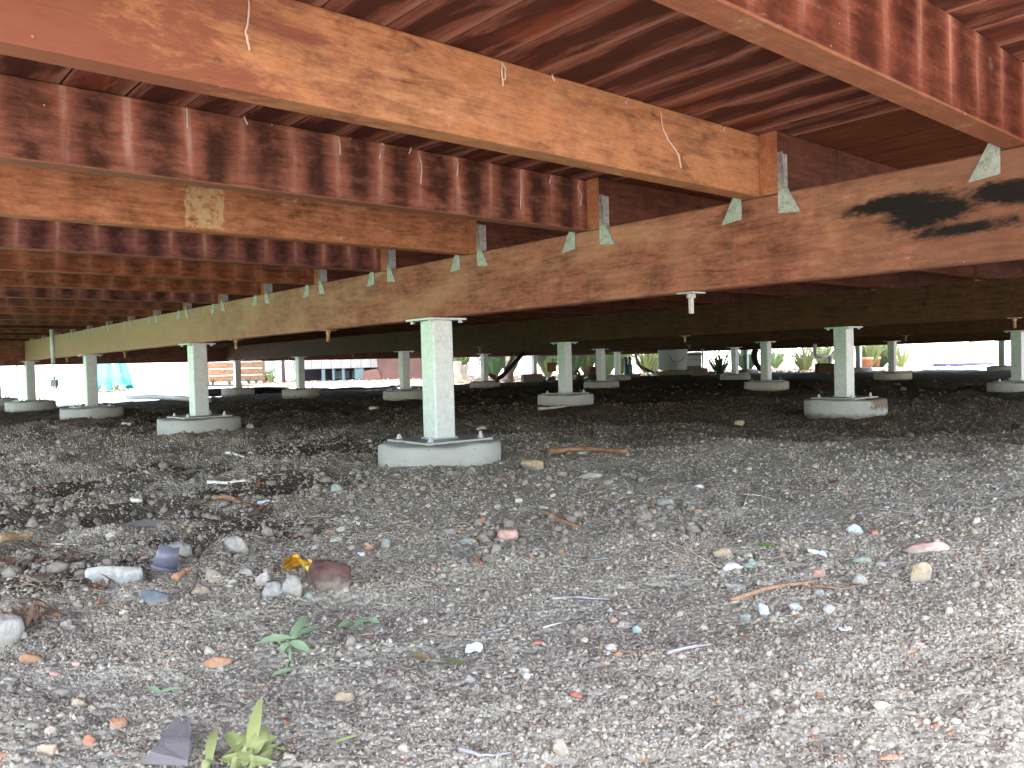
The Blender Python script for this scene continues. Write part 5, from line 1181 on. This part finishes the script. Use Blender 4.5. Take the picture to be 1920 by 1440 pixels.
# ------------------------------------------------------------------ trees added to shade the bright garden, crowns out of view
M_added_trunk = stone_mat((.22, .18, .14), 'added_tree_bark', sc=12); M_added_crown = leaf_mat('added_tree_leaves', (.03, .07, .02), (.07, .13, .03))
def tree(u, D, h_, r, label, seed):
    g = random.Random(seed); root = empty('added_shade_tree', far(u, D), 0, label, 'tree'); mb = MB()
    P = [Vector((0, 0, -.1)), Vector((.03, .02, .8)), Vector((.08, -.03, 1.7)), Vector((.05, .06, h_*.62))]
    mb.tube(P, [.075, .055, .048, .035], 9); mb.build('added_tree_trunk', M_added_trunk, root, smooth=True)
    mb = MB()
    for k in range(9):
        a = g.uniform(0, 6.28); z0 = g.uniform(1.8, h_*.6); e = Vector((math.cos(a)*r*g.uniform(.4, .85), math.sin(a)*r*g.uniform(.4, .85), z0+g.uniform(.5, 1.4)))
        mb.tube([Vector((.06, 0, z0)), Vector((.06, 0, z0)).lerp(e, .5)+Vector((0, 0, .12)), e], [.03, .02, .008], 6)
    mb.build('added_tree_limbs', M_added_trunk, root, smooth=True)
    cl = [Vector((g.gauss(0, .45)*r, g.gauss(0, .45)*r, h_*.68+g.gauss(0, .33)*r)) for _ in range(26)]; mb = MB()
    for k in range(2600):
        c = g.choice(cl); p = c+Vector((g.gauss(0, 1), g.gauss(0, 1), g.gauss(0, .7)))*r*.17
        if p.z < 1.7: continue
        d = Vector((g.gauss(0, 1), g.gauss(0, 1), g.gauss(-.3, .6))).normalized(); vs, fs = leaf_vs(p, p+d*g.uniform(.10, .20), .07, .01, 2); mb.add(vs, fs)
    o = mb.build('added_tree_crown', M_added_crown, root); o['kind'] = 'stuff'
tree(955, 13.4, 4.2, 1.7, 'slender tree added for shade, whose pale trunk stands behind the slanting black pipe', 1)
tree(1123, 13.2, 4.4, 1.8, 'tree added for shade, whose trunk is hidden behind the post right of the half lapped joint', 2)
tree(1436, 13.6, 4.3, 1.7, 'tree added for shade, whose trunk is hidden behind the post beside the black tyre', 3)
tree(1592, 14.2, 4.4, 1.8, 'tree added for shade, whose trunk is hidden behind the mottled post with the mud stain', 4)

# ------------------------------------------------------------------ fine litter on the soil
def scatter_pts(n, seed, cl):
    g = random.Random(seed); out = []
    while len(out) < n:
        u, v, su, sv = g.choice(cl); a, b = g.gauss(u, su), g.gauss(v, sv)
        if 815 < b < 1470 and -30 < a < 1950:
            p = gp(a, b)
            if all(math.hypot(p.x-x, p.y-y) > .19 for x, y in POSTS_XY): out.append((a, b, p))
    return out
CL = [(470, 1060, 90, 30), (1450, 1090, 110, 35), (250, 1110, 120, 40), (900, 1060, 250, 60), (1380, 1060, 60, 20), (640, 1000, 120, 25), (960, 1250, 600, 110), (960, 940, 600, 60)]
vsA = []; fsA = []; tn = []
for k, (a, b, p) in enumerate(scatter_pts(620, 11, CL)):
    g = random.Random(k); r = px(a, b)*g.choice((4, 5, 6, 7, 9, 11))*.55; n0 = len(vsA); V = IV*(1+np.array([[g.uniform(-.35, .35)] for _ in IV]))*np.array([g.uniform(.8, 1.5), g.uniform(.7, 1.2), g.uniform(.5, .9)])*r
    vsA += [(x+p.x, y+p.y, z+p.z+r*.15) for x, y, z in V]; fsA += [tuple(int(i)+n0 for i in f) for f in IF]; tn += [g.choice((.75, .88, .93, .955, .965, .972, .978, .982, .988, .991, .995))]*len(IV)
me = mesh('grit_pebbles', vsA, fsA); at = me.attributes.new('tint', 'FLOAT', 'POINT'); at.data.foreach_set('value', tn)
o = link('grit_pebbles', me, M_crumb); tag(o, 'small broken pebbles of grey, green and brick colour strewn in loose clusters', 'pebbles', kind='stuff')
mb = MB()
for k, (a, b, p) in enumerate(scatter_pts(190, 12, CL+[(100, 1090, 90, 40)]*3)):
    g = random.Random(k+500); an = g.uniform(0, 6.28); l = px(a, b)*g.uniform(15, 60); q = []
    for j in range(6):
        t = j/5-.5; x = p.x+math.cos(an)*l*t+g.gauss(0, l*.03); y = p.y+math.sin(an)*l*t+g.gauss(0, l*.03); q.append(Vector((x, y, gz(x, y)+.0015+abs(g.gauss(0, .0012)))))
    mb.tube(q, px(a, b)*g.uniform(.6, 1.3), 4)
tag(mb.build('root_fibres', stone_mat((.30, .22, .15), 'fibre')), 'thin dry root fibres and straw bits lying over the soil', 'fibres', kind='stuff')
mb = MB()
for k, (a, b, p) in enumerate(scatter_pts(230, 13, [(60, 1090, 70, 35), (110, 1050, 70, 25), (440, 945, 60, 12), (30, 1150, 50, 25)])):
    g = random.Random(k+900); an = g.uniform(0, 6.28); l = px(a, b)*g.uniform(12, 42); q = p+Vector((math.cos(an)*l, math.sin(an)*l, 0)); q.z = gz(q.x, q.y)+g.uniform(0, .01); p.z += .002
    vs, fs = leaf_vs(p, q, l*g.uniform(.15, .4), g.uniform(-.002, .004), 3); mb.add(vs, fs)
tag(mb.build('bark_mulch', stone_mat((.17, .09, .055), 'mulch'), smooth=True), 'dark red brown shreds of bark and rotten leaves heaped at the left edge', 'mulch', kind='stuff')
